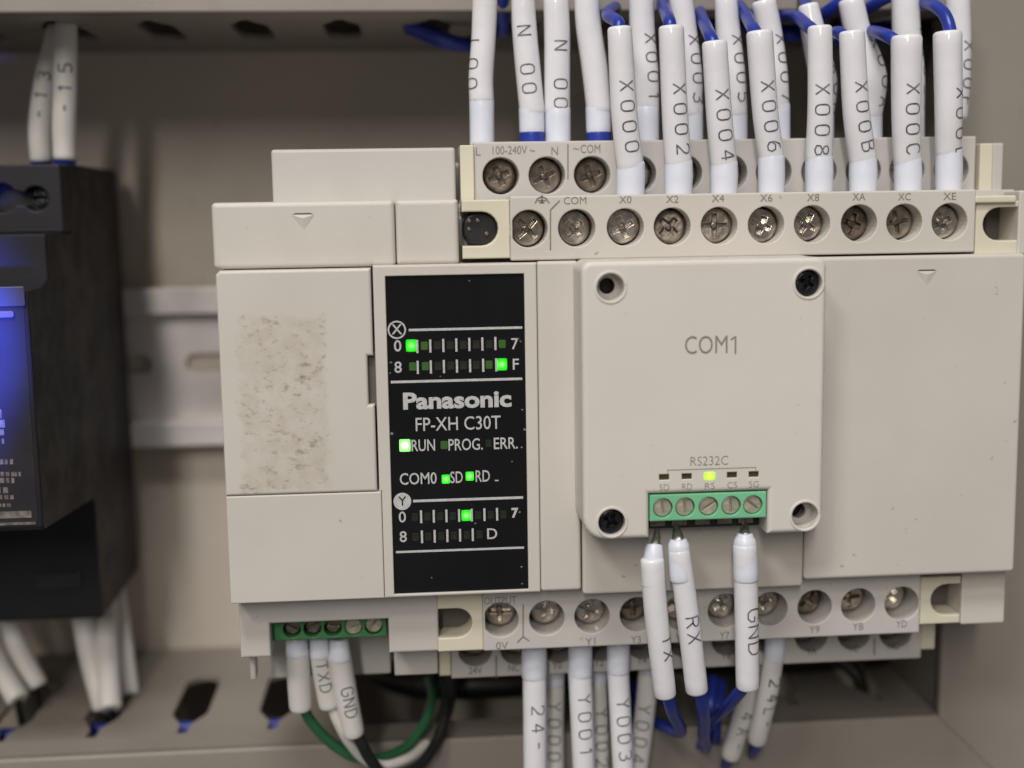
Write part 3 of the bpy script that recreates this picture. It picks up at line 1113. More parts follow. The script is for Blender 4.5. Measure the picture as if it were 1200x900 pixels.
def bracket(name, x0, y0, x1, y1, Y, hx, side, yh0, yh1, thick=9):
    """cream end piece with a slot that is round on one side and open on the other"""
    X0, Z0, X1, Z1 = RC(x0, y0, x1, y1, Y)
    _, hz0, _, hz1 = RC(x0, yh0, x1, yh1, Y)
    hxm = P(hx, (y0 + y1) / 2, Y)[0]
    r = (hz1 - hz0) / 2
    zc2 = (hz1 + hz0) / 2
    pts = []
    if side == 'left':      # open to the left
        cx = hxm - r
        arc = [(cx + r * math.cos(t), zc2 + r * math.sin(t)) for t in [math.radians(90 - 180 * k / 10) for k in range(11)]]
        pts = [(X0, Z1), (X0, hz1)] + arc + [(X0, hz0), (X0, Z0), (X1, Z0), (X1, Z1)]
    else:
        cx = hxm + r
        arc = [(cx + r * math.cos(t), zc2 + r * math.sin(t)) for t in [math.radians(90 + 180 * k / 10) for k in range(11)]]
        pts = [(X1, Z1), (X1, hz1)] + arc + [(X1, hz0), (X1, Z0), (X0, Z0), (X0, Z1)]
    o = MB().plate(pts, (), Y, Y + thick, 0.25, 3).build(name, CREAM, ct)
    return o, (X0, Z0, X1, Z1, hz0, hz1)


o, bb = bracket('end_bracket', 541.5, 234, 597.5, 303, 2.4, 584, 'left', 248, 288)
# black insert in the slot
X, Z = P(561, 268, 5)
mb = MB().plate(rrect(bb[0] + .2, bb[4] + .05, P(584, 268, 4)[0] - .1, bb[5] - .05, 2.2, 5), (), 4.2, 9, 0.5)
ins = mb.build('slot_insert', BLACKP, ct)
mb = MB()
for dx, dz in ((-1.5, 1.2), (-.2, 1.3), (-1.6, 0), (1.2, -.8)):
    mb.plate(circle(X + dx, Z + dz, .35, 8), (), 3.9, 4.4, 0.1)
mb.build('metal_point', DNICKEL, ins)
x0, z0, x1, z1 = RC(539.5, 170, 555, 240, 11.8)
MB().plate(rrect(x0, z0, x1 + .1, z1, .2), (), 11.8, 20, 0.2).build('rear_end_slab', CREAM, ct)
o, bb = bracket('end_bracket', 1143, 236, 1193, 298, 2.4, 1152, 'right', 243, 282)
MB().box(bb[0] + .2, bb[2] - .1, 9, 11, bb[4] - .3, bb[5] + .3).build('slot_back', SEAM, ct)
x0, z0, x1, z1 = RC(1142, 229, 1192, 238, 1.6)
MB().plate(rrect(x0, z0, x1, z1, .45), (), 1.6, 11, 0.35).build('bracket_rib', CREAM, ct)
x0, z0, x1, z1 = RC(1193.5, 223, 1230, 298, 2.2)
MB().plate(rrect(x0, z0, rx1 + 1.6, z1, .3), (), 2.2, 20, 0.3).build('end_block', IVORY, ct)
x0, z0, x1, z1 = RC(1148, 168, 1163, 240, 12)
MB().plate(rrect(x0, z0, x1, z1, .2), (), 12.0, 30, 0.2).build('rear_end_slab', CREAM, ct)
x0, z0, x1, z1 = RC(1163.5, 167.5, 1176, 240, 12)
MB().plate(rrect(x0, z0, x1, z1, .3), (), 12.2, 40, 0.3).build('rear_end_block', SHADEIV, ct)
x0, z0, x1, z1 = RC(1143, 222, 1215, 240, 6)
MB().plate(rrect(x0, z0, rx1 + 1.4, z1, .2), (), 8.0, 40, 0.2).build('rear_shelf', SHADEIV, ct)
# filler between the covers and the upper terminals
MB().box(P(541, 302, 3)[0], rx1 - .5, 11.2, 24, P(800, 306, 3)[1] - .4, ufz[1] - 1).build('terminal_base', SHADEIV, ct)

# lower terminals
YLF, YLR = 4.0, 14.0
x0, z0, x1, z1 = RC(566, 690, 1078, 752.5, YLF)
low_front = [587, 641, 694, 747, 798, 850, 903, 955, 1006, 1057]
lfz = (z0, z1)
st, cen, zlf = terminal_row('lower_front_terminal_strip', YLF, low_front, 726, 708, (x0, z0, x1, z1 + 1.5), 2.98, 9.5, None, SHADEIV, yscrew=4.6)
row_print(st, [('OUTPUT', 586, 704.0, 5.4), ('0V', 588, 757, 2.0), ('Y1', 693, 752, 1.7), ('Y3', 745.5, 750, 1.7), ('Y5', 798, 748, 1.7), ('Y7', 849, 745, 1.7), ('Y9', 954.5, 738, 1.8),
               ('YB', 1005.5, 734.5, 1.9), ('YD', 1056.5, 731.5, 1.9)], YLF, 1.25, GPRINT,
          lines=[((613, 708), (613, 746), (606, 753)), ((613, 746), (620, 751))])
x0, z0, x1, z1 = RC(528, 720, 1080, 783.5, YLR)
low_rear = [557, 606, 655, 705, 754, 803, 853, 902, 951, 1001, 1050]
st, cen, zlr = terminal_row('lower_rear_terminal_strip', YLR, low_rear, 763, 740, (x0, z0, x1, z1), 3.0, 9, None, SHADEIV, yscrew=4.6, me=range(11))
row_print(st, [('24V', 557, 786, 2.4), ('NC', 602, 783, 1.9), ('Y0', 653, 780, 1.7), ('Y2', 702, 777, 1.7), ('Y4', 752, 774, 1.7), ('Y6', 801, 771, 1.7), ('Y8', 851, 769, 1.7),
               ('YA', 951, 763.5, 1.9), ('YC', 1000, 760.5, 1.9), ('NC', 1047, 757.5, 2.0)], YLR, 1.3, DPRINT,
          lines=[((581.5, 768), (581.5, 795)), ((1024.5, 748), (1024.5, 768))])
o, bb = bracket('end_bracket', 513, 694, 566, 763, 4.6, 553.5, 'left', 713, 747)
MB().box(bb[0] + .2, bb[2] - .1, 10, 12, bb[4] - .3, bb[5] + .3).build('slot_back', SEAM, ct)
x0, z0, x1, z1 = RC(514.5, 755, 528, 792, 13.8)
MB().plate(rrect(x0, z0, x1, z1, .2), (), 13.8, 22, 0.2).build('rear_end_slab', CREAM, ct)
o, bb = bracket('end_bracket', 1078.5, 676, 1125.5, 731, 4.6, 1091, 'right', 685, 721)
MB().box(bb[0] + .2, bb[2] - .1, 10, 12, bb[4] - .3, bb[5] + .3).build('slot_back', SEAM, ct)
x0, z0, x1, z1 = RC(1080, 722, 1096, 761, 13.8)
MB().plate(rrect(x0, z0, x1, z1, .2), (), 13.8, 22, 0.2).build('rear_end_slab', CREAM, ct)
x0, z0, x1, z1 = RC(1127, 668, 1178, 731, 4.4)
MB().plate(rrect(x0, z0, x1, z1, .3), (), 4.4, 24, 0.3).build('end_block', IVORY, ct)
# socket block under the left covers
o6 = 5.0
pts = [P(*q, o6) for q in ((279, 704), (513, 700), (513, 763), (457, 765.5), (455, 726.5), (316, 730), (317, 770), (281, 771.5))]
zt_ = zbot + 1.2
zb_, zi = (pts[2][1] + pts[3][1]) / 2, (pts[4][1] + pts[5][1]) / 2
zl_ = (pts[6][1] + pts[7][1]) / 2
out = [(pts[0][0], zt_), (pts[1][0], zt_), (pts[2][0], zb_), (pts[3][0], zb_), (pts[4][0], zi), (pts[5][0], zi), (pts[6][0], zl_), (pts[7][0], zl_)]
out[2] = (pts[1][0], zb_)
out[6] = (pts[5][0], zl_)
out[7] = (pts[0][0], zl_)
out[3] = (pts[4][0], zb_)
MB().plate(out, (), o6, 24, 0.4, 3).build('socket_surround', SHADEIV, ct)
x0, z0, x1, z1 = RC(462, 756, 513, 791, 12)
MB().plate(rrect(x0, z0, x1, z1, .3), (), 12, 26, 0.3).build('socket_foot', SHADEIV, ct)
x0, z0, x1, z1 = RC(316, 728, 457, 792, 21)
MB().plate(rrect(x0, z0, x1, z1, .2), (), 21, 30, 0.2).build('socket_back', SHADEIV, ct)
x0, z0, x1, z1 = RC(293, 768, 299.5, 797, 9)
MB().plate(rrect(x0, z0, x1, z1, .3), (), 9, 12, 0.3).build('release_tab', IVORY, ct)


def slot_screw_mesh(name, mt, r=1.45):
    mb = MB()
    mb.plate(circle(0, 0, r, 24), [[(-r * .82, -.17), (r * .82, -.17), (r * .82, .17), (-r * .82, .17)]], 0, 1.0, 0.2, 2, hbev=0.05)
    mb.plate([(-r * .9, -.3), (r * .9, -.3), (r * .9, .3), (-r * .9, .3)], (), 0.45, 0.8, 0)
    return mb.mesh(name, mt, Vector((0, 0, 0)))


SLOTTED = slot_screw_mesh('slotted_screw_head', SLOTM)
SLOTTED_D = slot_screw_mesh('dark_slotted_screw_head', DNICKEL, 1.35)

# green plug under the left covers
YG = 8.0
x0, z0, x1, z1 = RC(318, 722, 453, 748.5, YG)
gx = [342, 366, 390, 414, 438]
cen = [P(p, 737.5 - 3 * i / 4, YG) for i, p in enumerate(gx)]
zg = sum(c[1] for c in cen) / 5
mb = MB().plate([(x0, z0), (x1, z0), (x1, z1), (x0, z1)], [circle(c[0], zg, 1.5, 20) for c in cen], YG, YG + 6, 0.2, 2, hbev=0.1)
mb.plate([(x0, z0 + .2), (x1, z0 + .2), (x1, z1), (x0, z1)], (), YG + 2.6, YG + 8, 0)
g = mb.build('green_terminal_plug', DGREEN, ct)
for i, c in enumerate(cen):
    s = link('terminal_screw', SLOTTED if i > 2 else SLOTTED_D, g, Vector((c[0], YG + (.5 if i > 2 else 1.6), zg + (0 if i != 4 else .25))) * MM)
    s.rotation_euler = (0, random.uniform(-1.5, 1.5), 0)

# ================================================================== communication module on the front
YM = -10.0
cm = thing('communication_module', 'square ivory communication module marked COM1 screwed to the front of the controller', 'module', (47, 0, -32))
mx0, mz0, mx1, mz1 = RC(682.5, 304, 966.5, 632, YM)
mzb2 = P(925, 625, YM)[1]
gx0, gz0, gx1, gz1 = RC(762, 578.5, 898.5, 633, YM)
rr = 1.6
c_tl, c_tr, c_bl, c_br = P(716.5, 336.5, YM), P(949, 332, YM), P(716, 613, YM), P(942, 603.5, YM)
xh0, xh1 = (c_tl[0] + c_bl[0]) / 2, (c_tr[0] + c_br[0]) / 2
zh1 = (c_tl[1] + c_tr[1]) / 2
zh0 = (c_bl[1] + c_br[1]) / 2
mz0 = (P(720, 632.5, YM)[1] + P(940, 624, YM)[1]) / 2
o4 = []


def arcp(cx, cz, r, a0, a1, n=6):
    return [(cx + r * math.cos(math.radians(a0 + (a1 - a0) * k / n)), cz + r * math.sin(math.radians(a0 + (a1 - a0) * k / n))) for k in range(n + 1)]


out = (arcp(mx0 + 3.4, mz0 + 3.4, 3.4, 180, 270) + [(gx0 - .15, mz0), (gx0 - .15, gz1 + .2), (gx1 + .2, gz1 + .2), (gx1 + .2, mz0)]
       + arcp(mx1 - 3.4, mz0 + 3.4, 3.4, 270, 360) + arcp(mx1 - 1.6, mz1 - 1.6, 1.6, 0, 90) + arcp(mx0 + 1.6, mz1 - 1.6, 1.6, 90, 180))
HR = 2.12
ledx = [778.5, 805, 831.5, 858, 883.5]
ledc = [P(x, 559.5 - 3.8 * (x - 778.5) / 105, YM) for x in ledx]
zled = sum(c[1] for c in ledc) / 5
lholes = [[(c[0] - .78, zled - .45), (c[0] + .78, zled - .45), (c[0] + .78, zled + .45), (c[0] - .78, zled + .45)] for c in ledc]
mb = MB().plate(out, [circle(xh0, zh1, HR, 28), circle(xh1, zh1, HR, 28), circle(xh0, zh0, HR, 28), circle(xh1, zh0, HR, 28)] + lholes, YM, -0.4, 0.75, 4, hbev=0.14)
body = mb.build('casing', MODIV, cm)
# raised rims round the screw wells
for X, Z in ((xh0, zh1), (xh1, zh1), (xh0, zh0), (xh1, zh0)):
    MB().plate(circle(X, Z, HR + .42, 32), [circle(X, Z, HR - .02, 32)], YM - .16, YM + .3, 0.14, 2).build('well_rim', MODIV, body)
# wells: two empty with a dark bore, two with black screws
for X, Z in ((xh0, zh1), (xh1, zh0)):
    MB().plate(circle(X, Z, HR, 24), [circle(X, Z, 1.25, 20)], YM + 3.6, YM + 4.5, 0).build('well_seat', SHADEIV, cm)
    MB().disc(X, Z, 1.3, YM + 6.2, YM + 7.2, 20).build('screw_bore', BLACKP, cm)
for X, Z in ((xh1, zh1), (xh0, zh0)):
    MB().disc(X, Z, HR, YM + 2.6, YM + 3.6, 24, 0).build('well_floor', BLACKP, cm)
    s = link('fixing_screw', SCREW_B, cm, Vector((X, YM + .75, Z)) * MM)
    s.rotation_euler = (0, random.uniform(.3, 1.2), 0)
# lamps
for i, c in enumerate(ledc):
    if i == 2:
        MB().plate(rrect(c[0] - .92, zled - .72, c[0] + .92, zled + .62, .3), (), YM - .12, YM + .6, 0.2, 2).build('led', LEDYEL, cm)
    else:
        MB().plate([(c[0] - .85, zled - .5), (c[0] + .85, zled - .5), (c[0] + .85, zled + .5), (c[0] - .85, zled + .5)], (), YM + .35, YM + .8, 0).build('led', LEDAMB, cm)
mb = MB()
YL = YM - .05
a = P(833.5, 405, YM)
put_text(mb, 'COM', a[0] - .75, a[1], YL, 2.75, bold=-.02, width=6.6)
put_line(mb, a[0] + 3.75, a[1] - 1.36, a[0] + 3.75, a[1] + 1.36, YL, .26)
put_line(mb, a[0] + 3.02, a[1] + .85, a[0] + 3.70, a[1] + 1.26, YL - .005, .24)
a = P(831, 540.5, YM)
put_text(mb, 'RS232C', a[0], a[1], YL, 1.45, bold=-.03, width=5.9)
for x, t in zip(ledx, ('SD', 'RD', 'RS', 'CS', 'SG')):
    a = P(x, 571.5 - 3.6 * (x - 778.5) / 105, YM)
    put_text(mb, t, a[0], a[1], YL, 1.0, bold=-.02, width=1.55)
a, c = P(782, 551, YM), P(886, 547.5, YM)
zz = (a[1] + c[1]) / 2
put_line(mb, a[0], zz, c[0], zz, YL, .10)
put_line(mb, a[0] + .05, zz, a[0] + .05, zz - .6, YL, .10)
put_line(mb, c[0] - .05, zz, c[0] - .05, zz - .6, YL, .10)
mb.build('grey_lettering', GPRINT, body)
# green terminal block sunk in the lower edge
YT = YM + .3
tx = [777, 803, 830.5, 857, 882.5]
tc_ = [P(x, 596 - 4.6 * (x - 777) / 105.5, YT) for x in tx]
zt2 = sum(c[1] for c in tc_) / 5
tz0 = (P(765, 611.5, YT)[1] + P(897, 606, YT)[1]) / 2
mb = MB().plate([(gx0, tz0), (gx1, tz0), (gx1, gz1), (gx0, gz1)], [circle(c[0], zt2, 1.55, 24) for c in tc_], YT, YM + 2.4, 0.18, 2, hbev=0.08)
mb.plate([(gx0 + .05, tz0 + .05), (gx1 - .05, tz0 + .05), (gx1 - .05, gz1 - .05), (gx0 + .05, gz1 - .05)], (), YM + 2.4, YM + 8, 0)
tb = mb.build('green_terminal_block', GREEN, cm)
for i, c in enumerate(tc_):
    s = link('terminal_screw', SLOTTED, tb, Vector((c[0], YT + .45, zt2)) * MM)
    s.rotation_euler = (0, (1.45, 1.5, -.6, 1.52, .65)[i], 0)
# the dark cavity that takes the wires
mb = MB().plate([(gx0, mz0 + .2), (gx1 + .1, mz0 + .2), (gx1 + .1, tz0), (gx0, tz0)], (), YM + 5.0, YM + 9, 0)
mb.build('wire_entry', BLACKP, cm)
mb = MB()
for c in tc_:
    mb.plate(rrect(c[0] - 1.2, tz0 - 1.9, c[0] + 1.2, tz0 - .1, .15), (), YM + 4.6, YM + 6, 0.05)
mb.build('clamp_mouth', DNICKEL, cm)

# ================================================================== wires in white marker sleeves
USED = {}


def marked_wire(label, pts, rads, text=None, s0=0.3, turn=0.0, cap=None, cap_tail=None, wire=None, wire_m=BLUEW, wire_r=1.05, group=None,
                sm=SLEEVE, pitch=3.15, cw=1.55, ch=2.35, side=1.0, collar=None, tip=None, flip=False, skip=(), wd=.24):
    """pts: (photo x, photo y, depth mm) along the sleeve, top to bottom; rads in photo pixels of half width"""
    q = [P3(*p) for p in pts]
    rr_ = [r * (DIST + p[2]) / F_PX for r, p in zip(rads, pts)]
    rr_ = [r * random.uniform(.975, 1.03) for r in rr_]
    q = [v + Vector((random.uniform(-.12, .12), random.uniform(-.1, .1), 0)) for v in q]
    base = q[-1]
    t = thing('marked_wire', label, 'wire', base, group)
    mb = MB().tube(q, rr_, 20, 0.28, 8)
    sl = mb.build('sleeve', sm, t)
    path = Path(q, rr_)
    if text:
        mb = MB()
        L = path.s[-1]
        wrap_text(mb, path, text, s0 * L, turn, cw, ch, pitch, side=side, skip=skip, wd=wd)
        if mb.v:
            mb.build('lettering', INK, sl)
    if cap:      # bluish crimp cap over the end next to the terminal: list of points
        cq = [P3(*p[:3]) for p in cap]
        cr = [p[3] * (DIST + p[2]) / F_PX for p in cap]
        MB().tube(cq, cr, 20, 0.22, 5).build('insulating_cap', CAPM, t)
    if collar:
        cq = [P3(*p[:3]) for p in collar]
        MB().tube(cq, [p[3] * (DIST + p[2]) / F_PX for p in collar], 18, 0.2, 3).build('insulation_end', BLUEW, t)
    if tip:
        cq = [P3(*p[:3]) for p in tip]
        MB().tube(cq, [p[3] * (DIST + p[2]) / F_PX for p in tip], 10, 0.5, 4).build('bare_strands', FERR, t)
    if wire:
        wq = [p if isinstance(p, Vector) else P3(*p) for p in wire]
        MB().tube(wq, wire_r, 12, 0.3, 7).build('conductor', wire_m, t)
    return t


GTF = 'white sleeved wires on the upper front terminals'
GTR = 'white sleeved wires on the upper rear terminals'
YA_, YB_ = 6.8, 18.0


def front(label, xt, yt, wt, xb, yb, wb, text, s0, turn, capy, wire, mid=None, side=1.0):
    ym = yt + (yb - yt) * .5
    pts = [(xt, yt, YA_ - .8), (mid if mid is not None else (xt * .5 + xb * .5), ym, YA_ - .3), (xb, capy + 4, YA_ + .6)]
    cap = [(xb, capy, YA_ + .6, wb * 1.01), (xb, (capy + yb) / 2, YA_ + .6, wb * 1.04), (xb, yb + 10, YA_ + .8, wb * .98)]
    return marked_wire(label, pts, [wt, (wt + wb) / 2, wb], text, s0, turn, cap, wire=wire, group=GTF, side=side)


front('wire sleeve marked X000 above terminal X0, left end of the front row', 725.5, 35, 13.8, 739, 222, 16.5, 'X000', .37, 12, 192,
      [(726, 40, 6), (724, 26, 7), (712, 17, 14), (722, 8, 30), (738, 2, 48), (742, 8, 60)], mid=731)
front('wire sleeve marked X002 above terminal X2', 787, 34, 14.8, 795, 222, 16.3, 'X002', .40, 18, 190,
      [(787, 40, 6), (784, 24, 7), (777, 6, 20), (776, -4, 40), (776, 6, 58)], mid=790)
front('wire sleeve marked X004 above terminal X4', 838, 52, 14.5, 848.5, 222, 15.8, 'X004', .37, 10, 191,
      [(838, 56, 6), (832, 42, 8), (824, 24, 18), (818, 8, 40), (818, 14, 60)], mid=842)
front('wire sleeve marked X006 above terminal X6', 890.5, 40, 15, 904, 222, 15.3, 'X006', .37, 8, 184,
      [(888, 44, 6), (882, 32, 9), (872, 14, 20), (862, 2, 40), (860, 12, 60)], mid=897)
front('wire sleeve marked X008 above terminal X8', 960, 34, 14.5, 960, 219, 16.0, 'X008', .42, -6, 184,
      [(956, 38, 7), (946, 30, 10), (932, 19, 18), (915, 20, 34), (905, 22, 55)], mid=961)
front('wire sleeve marked X00B above terminal XA', 998.5, 40, 14.5, 1011.5, 222, 16, 'X00B', .37, 16, 186,
      [(993, 46, 7), (982, 38, 10), (970, 40, 18), (950, 26, 40), (930, 22, 58)], mid=1004)
front('wire sleeve marked X00C above terminal XC', 1062.5, 46, 17.8, 1064, 222, 15.8, 'X00C', .36, 8, 187,
      [(1052, 50, 7), (1040, 42, 9), (1022, 37, 16), (1000, 39, 26), (975, 30, 50)], mid=1063)
front('wire sleeve marked X00E above terminal XE, right end of the front row', 1111, 41, 16.5, 1112, 222, 15.5, 'X00E', .45, 42, 176,
      [(1112, 46, 6), (1113, 34, 7), (1106, 16, 9), (1090, 5, 14), (1066, 3, 26), (1040, 10, 50)], mid=1111)


def rear(label, pts, text, s0, turn, capy=None, yend=172, collar=False, wire=None, **kw):
    q = [(x, y, YB_) for x, y, _ in pts]
    r = [h for _, _, h in pts]
    xb, wb = pts[-1][0], pts[-1][2]
    cap = None
    if capy:
        cap = [(xb - (.0), capy, YB_, wb * 1.01), (xb + .5, yend, YB_, wb * .99)]
    col = [(xb + .5, yend, YB_, wb * .97), (xb + .5, yend + 18, YB_, wb * .94)] if collar else None
    return marked_wire(label, q, r, text, s0, turn, cap, collar=col, wire=wire, group=GTR, **kw)


rear('sleeve above the L terminal with its 001 mark turned left, first of the rear row', [(569.5, -14, 14.3), (567, 40, 14.2), (563.5, 90, 14.5), (564.5, 118, 14.2)], 'L001', .47, -55, 116, 176,
     wire=[(569, -12, 18), (568, -30, 30), (566, -40, 60)])
rear('sleeve marked N 00 with a blue collar, left of the two N sleeves', [(613.5, -14, 13.5), (614, 30, 14), (619, 80, 14.5), (623, 132, 14.8)], 'N 00', .31, -8, 128, 154, True,
     wire=[(613, -12, 18), (612, -30, 30), (610, -40, 60)])
rear('sleeve marked N 00 without a collar, above the N terminal', [(652, 0, 15), (652.5, 40, 15.2), (653.5, 90, 15), (653.5, 132, 14.8)], 'N 00', .37, 12, 128, 176,
     wire=[(652, 4, 18), (651, -12, 26), (646, -28, 50)])
rear('blank white sleeve with faint scratches and blue collar above the COM terminal', [(686, -14, 14.5), (690, 30, 15), (697, 80, 15), (701, 130, 14.6)], None, .3, 0, 126, 154, True,
     wire=[(686, -12, 18), (684, -30, 30), (680, -40, 60)])
rear('sleeve marked X001 between the X000 and X002 sleeves', [(752, -14, 14.5), (753, 40, 15), (756, 90, 15), (757.5, 134, 14.5)], 'X001', .37, 30, 128, 176,
     wire=[(752, -12, 18), (750, -30, 30), (748, -38, 60)])
rear('sleeve marked X003 partly hidden behind the X002 sleeve', [(798, -8, 14), (803, 40, 14.5), (808, 90, 15), (809, 134, 14.5)], 'X003', .36, 34, 124, 176,
     wire=[(798, -6, 18), (795, -20, 30), (790, -30, 60)])
rear('half hidden sleeve behind the X004 sleeve with only broken marks showing', [(851, 0, 13.2), (853, 40, 14), (859, 90, 15), (861, 134, 14.5)], 'X005', .32, 34, 124, 176,
     wire=[(851, 4, 18), (849, -10, 28), (846, -20, 60)])
rear('half hidden sleeve behind the X006 sleeve with only broken marks showing', [(896, 4, 14), (902, 40, 14.5), (909, 90, 15), (911, 134, 14.5)], 'X007', .30, 40, 124, 176,
     wire=[(896, 8, 18), (892, -8, 28), (885, -18, 60)])
rear('crooked sleeve bulging out behind the X008 sleeve', [(948, 8, 12), (953, 40, 14), (964, 95, 16), (962, 136, 15)], 'X009', .55, 58, 130, 176,
     wire=[(946, 10, 18), (941, -4, 28), (930, -12, 60)])
rear('bent sleeve marked X00A behind the X00B sleeve', [(998, 2, 14.5), (1006, 40, 15), (1020, 90, 18), (1018, 136, 15.5)], 'X00A', .36, 48, 132, 176,
     wire=[(996, 6, 18), (985, -6, 30), (968, 14, 48), (955, 18, 60)])
rear('tall sleeve hidden behind the X00C sleeve with its top in the open', [(1060.5, -14, 15.8), (1062, 40, 16), (1068, 90, 16), (1068, 136, 15)], 'X00D', .33, 72, 130, 176,
     wire=[(1060, -12, 18), (1056, -26, 30), (1050, -36, 60)])
rear('sleeve behind the X00E sleeve, last of the rear row, its mark partly hidden', [(1122, -14, 14.5), (1123, 40, 14.8), (1122, 90, 14.5), (1119, 136, 14)], 'X00F', .42, 34, None, 176,
     wire=[(1122, -12, 18), (1120, -28, 30), (1116, -38, 60)])

# loose blue wires seen in the dark behind the upper row
GB = 'blue wires running behind the upper row'
for lab, pts in (('dark blue wire slanting to the left out of the upper duct', [(474, 26, 50), (500, 36, 46), (520, 44, 44), (548, 50, 46), (580, 34, 56)]),
                 ('dark blue wire bundled under the left end of the slanting one', [(478, 34, 52), (502, 44, 48), (526, 52, 46), (556, 52, 48), (590, 30, 58)]),
                 ('dark blue wire between the first two rear sleeves', [(590, -20, 26), (589, 10, 30), (590, 34, 36), (586, 40, 56)]),
                 ('blue wire crossing upwards between the X008 and X00B sleeves', [(938, 30, 44), (962, 18, 26), (985, 2, 20), (1008, -14, 20)]),
                 ('blue wire crossing upwards between the X00B and X00C sleeves', [(1000, 22, 34), (1020, 8, 26), (1044, -6, 22), (1066, -20, 24)]),
                 ('long dark blue wire lying low behind the middle sleeves', [(690, 16, 56), (760, 22, 50), (830, 30, 46), (900, 34, 44), (970, 38, 42), (1030, 30, 46), (1062, 20, 56)]),
                 ('dark blue wire lying behind the right sleeves', [(820, 18, 56), (880, 30, 44), (940, 44, 38), (1000, 46, 36), (1042, 40, 42), (1076, 22, 54)])):
    mb = MB().tube([P3(*p) for p in pts], 1.1, 12, 0.3, 7)
    tag(mb.build('blue_wire', BLUEW), lab, 'wire', GB)
mb = MB().tube([P3(*p) for p in ((1076, 4, 50), (1092, 30, 46), (1094, 66, 46), (1080, 104, 52), (1050, 118, 70), (1020, 120, 84))], 3.0, 14, 0.3, 7)
tag(mb.build('black_cable', BLACKW), 'thick black cable curving behind the X00C and X00E sleeves', 'cable')

# ---- sleeves on the lower terminals
GLF = 'white sleeved wires on the lower front terminals'
GLR = 'white sleeved wires on the lower rear terminals'
YC_, YD_ = 9.5, 20.0


def low(label, pts, text, s0, turn, Y, capy, grp, **kw):
    q = [(x, y, Y if len(r) == 1 else r[1]) for x, y, *r in pts]
    h = [r[0] for _, _, *r in pts]
    x0_, w0_ = pts[0][0], pts[0][2]
    cap = [(x0_, capy[0], Y, w0_ * 1.02), (x0_, capy[1], Y, w0_ * 1.02)]
    return marked_wire(label, q, h, text, s0, turn, cap, group=grp, **kw)


low('sleeve with a half faded 24 mark, leftmost under the lower front strip', [(626, 785, 15.2), (627, 840, 14.8), (627, 910, 14.5)], '24-', .30, 14, YC_, (750, 792), GLF,
    wire=[(627, 905, 9.5), (627, 930, 12), (622, 950, 40)])
low('sleeve marked Y001 under terminal Y1', [(680, 785, 14.5), (682, 840, 14), (684.5, 910, 13.5)], 'Y001', .20, 12, YC_, (748, 790), GLF,
    wire=[(684, 905, 9.5), (684, 930, 12), (680, 950, 40)])
low('sleeve marked Y003 under terminal Y3', [(724.5, 780, 14), (727, 840, 13.8), (731, 910, 13.5)], 'Y003', .27, 10, YC_, (746, 786), GLF,
    wire=[(731, 905, 9.5), (731, 930, 12), (728, 950, 40)])
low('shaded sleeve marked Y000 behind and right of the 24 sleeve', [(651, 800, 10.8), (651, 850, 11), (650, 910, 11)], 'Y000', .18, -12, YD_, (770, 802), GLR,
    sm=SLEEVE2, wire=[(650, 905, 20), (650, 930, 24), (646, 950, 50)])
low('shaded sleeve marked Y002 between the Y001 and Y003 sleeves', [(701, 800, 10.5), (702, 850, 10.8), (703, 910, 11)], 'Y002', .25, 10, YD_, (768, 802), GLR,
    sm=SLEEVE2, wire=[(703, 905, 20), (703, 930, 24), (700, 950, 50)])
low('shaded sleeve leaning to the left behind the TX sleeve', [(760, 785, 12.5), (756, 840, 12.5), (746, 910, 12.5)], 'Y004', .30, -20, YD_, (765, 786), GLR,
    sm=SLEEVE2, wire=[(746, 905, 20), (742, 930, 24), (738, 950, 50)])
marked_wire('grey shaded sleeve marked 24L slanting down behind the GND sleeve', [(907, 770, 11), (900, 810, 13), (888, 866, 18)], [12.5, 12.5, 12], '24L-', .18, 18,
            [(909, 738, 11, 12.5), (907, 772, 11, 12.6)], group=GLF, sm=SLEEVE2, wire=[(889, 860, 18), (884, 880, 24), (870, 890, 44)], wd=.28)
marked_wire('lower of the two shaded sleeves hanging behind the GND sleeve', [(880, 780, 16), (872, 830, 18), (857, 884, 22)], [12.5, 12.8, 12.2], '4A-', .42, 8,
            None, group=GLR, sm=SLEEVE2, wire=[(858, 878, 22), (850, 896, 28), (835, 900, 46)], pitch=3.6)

# ---- three wires on the module's green block
GM = 'sleeved wires on the green block of the communication module'
marked_wire('sleeve marked TX hanging from the green block, leftmost of the three', [(765, 657, -7.8), (769, 720, -7.4), (780, 813, -6.4)], [14.6, 14.6, 14], 'TX', .53, 38,
            [(766.5, 640, -7, 10.5), (766, 652, -7.4, 12.2), (765.8, 685, -7.6, 15.1)], group=GM, sm=SLEEVE,
            wire=[(781, 808, -6.4), (787, 832, -3), (794, 858, 12), Vector((39.5, 40, -97.5)), Vector((40, 53, -99)), Vector((40, 60, -108))], tip=[(770, 620, -5, 3), (767.5, 642, -7, 7)], pitch=2.6, cw=1.6, ch=2.0)
marked_wire('sleeve marked RX hanging from the green block, middle one of the three', [(796, 646, -7.8), (805, 720, -7.4), (817, 808, -6.4)], [13.8, 14.2, 14.2], 'RX', .44, 12,
            [(795, 634, -7.6, 11), (795.5, 642, -7.6, 13.6), (798.5, 678, -7.65, 14.6)], group=GM, sm=SLEEVE,
            wire=[(818, 803, -6.4), (824, 832, -3), (824, 862, 10), (818, 872, 30), Vector((40.5, 50, -98)), Vector((40.5, 56, -108))], tip=[(792, 614, -5, 3), (795, 636, -7.4, 9)], pitch=2.7, cw=1.7, ch=2.3)
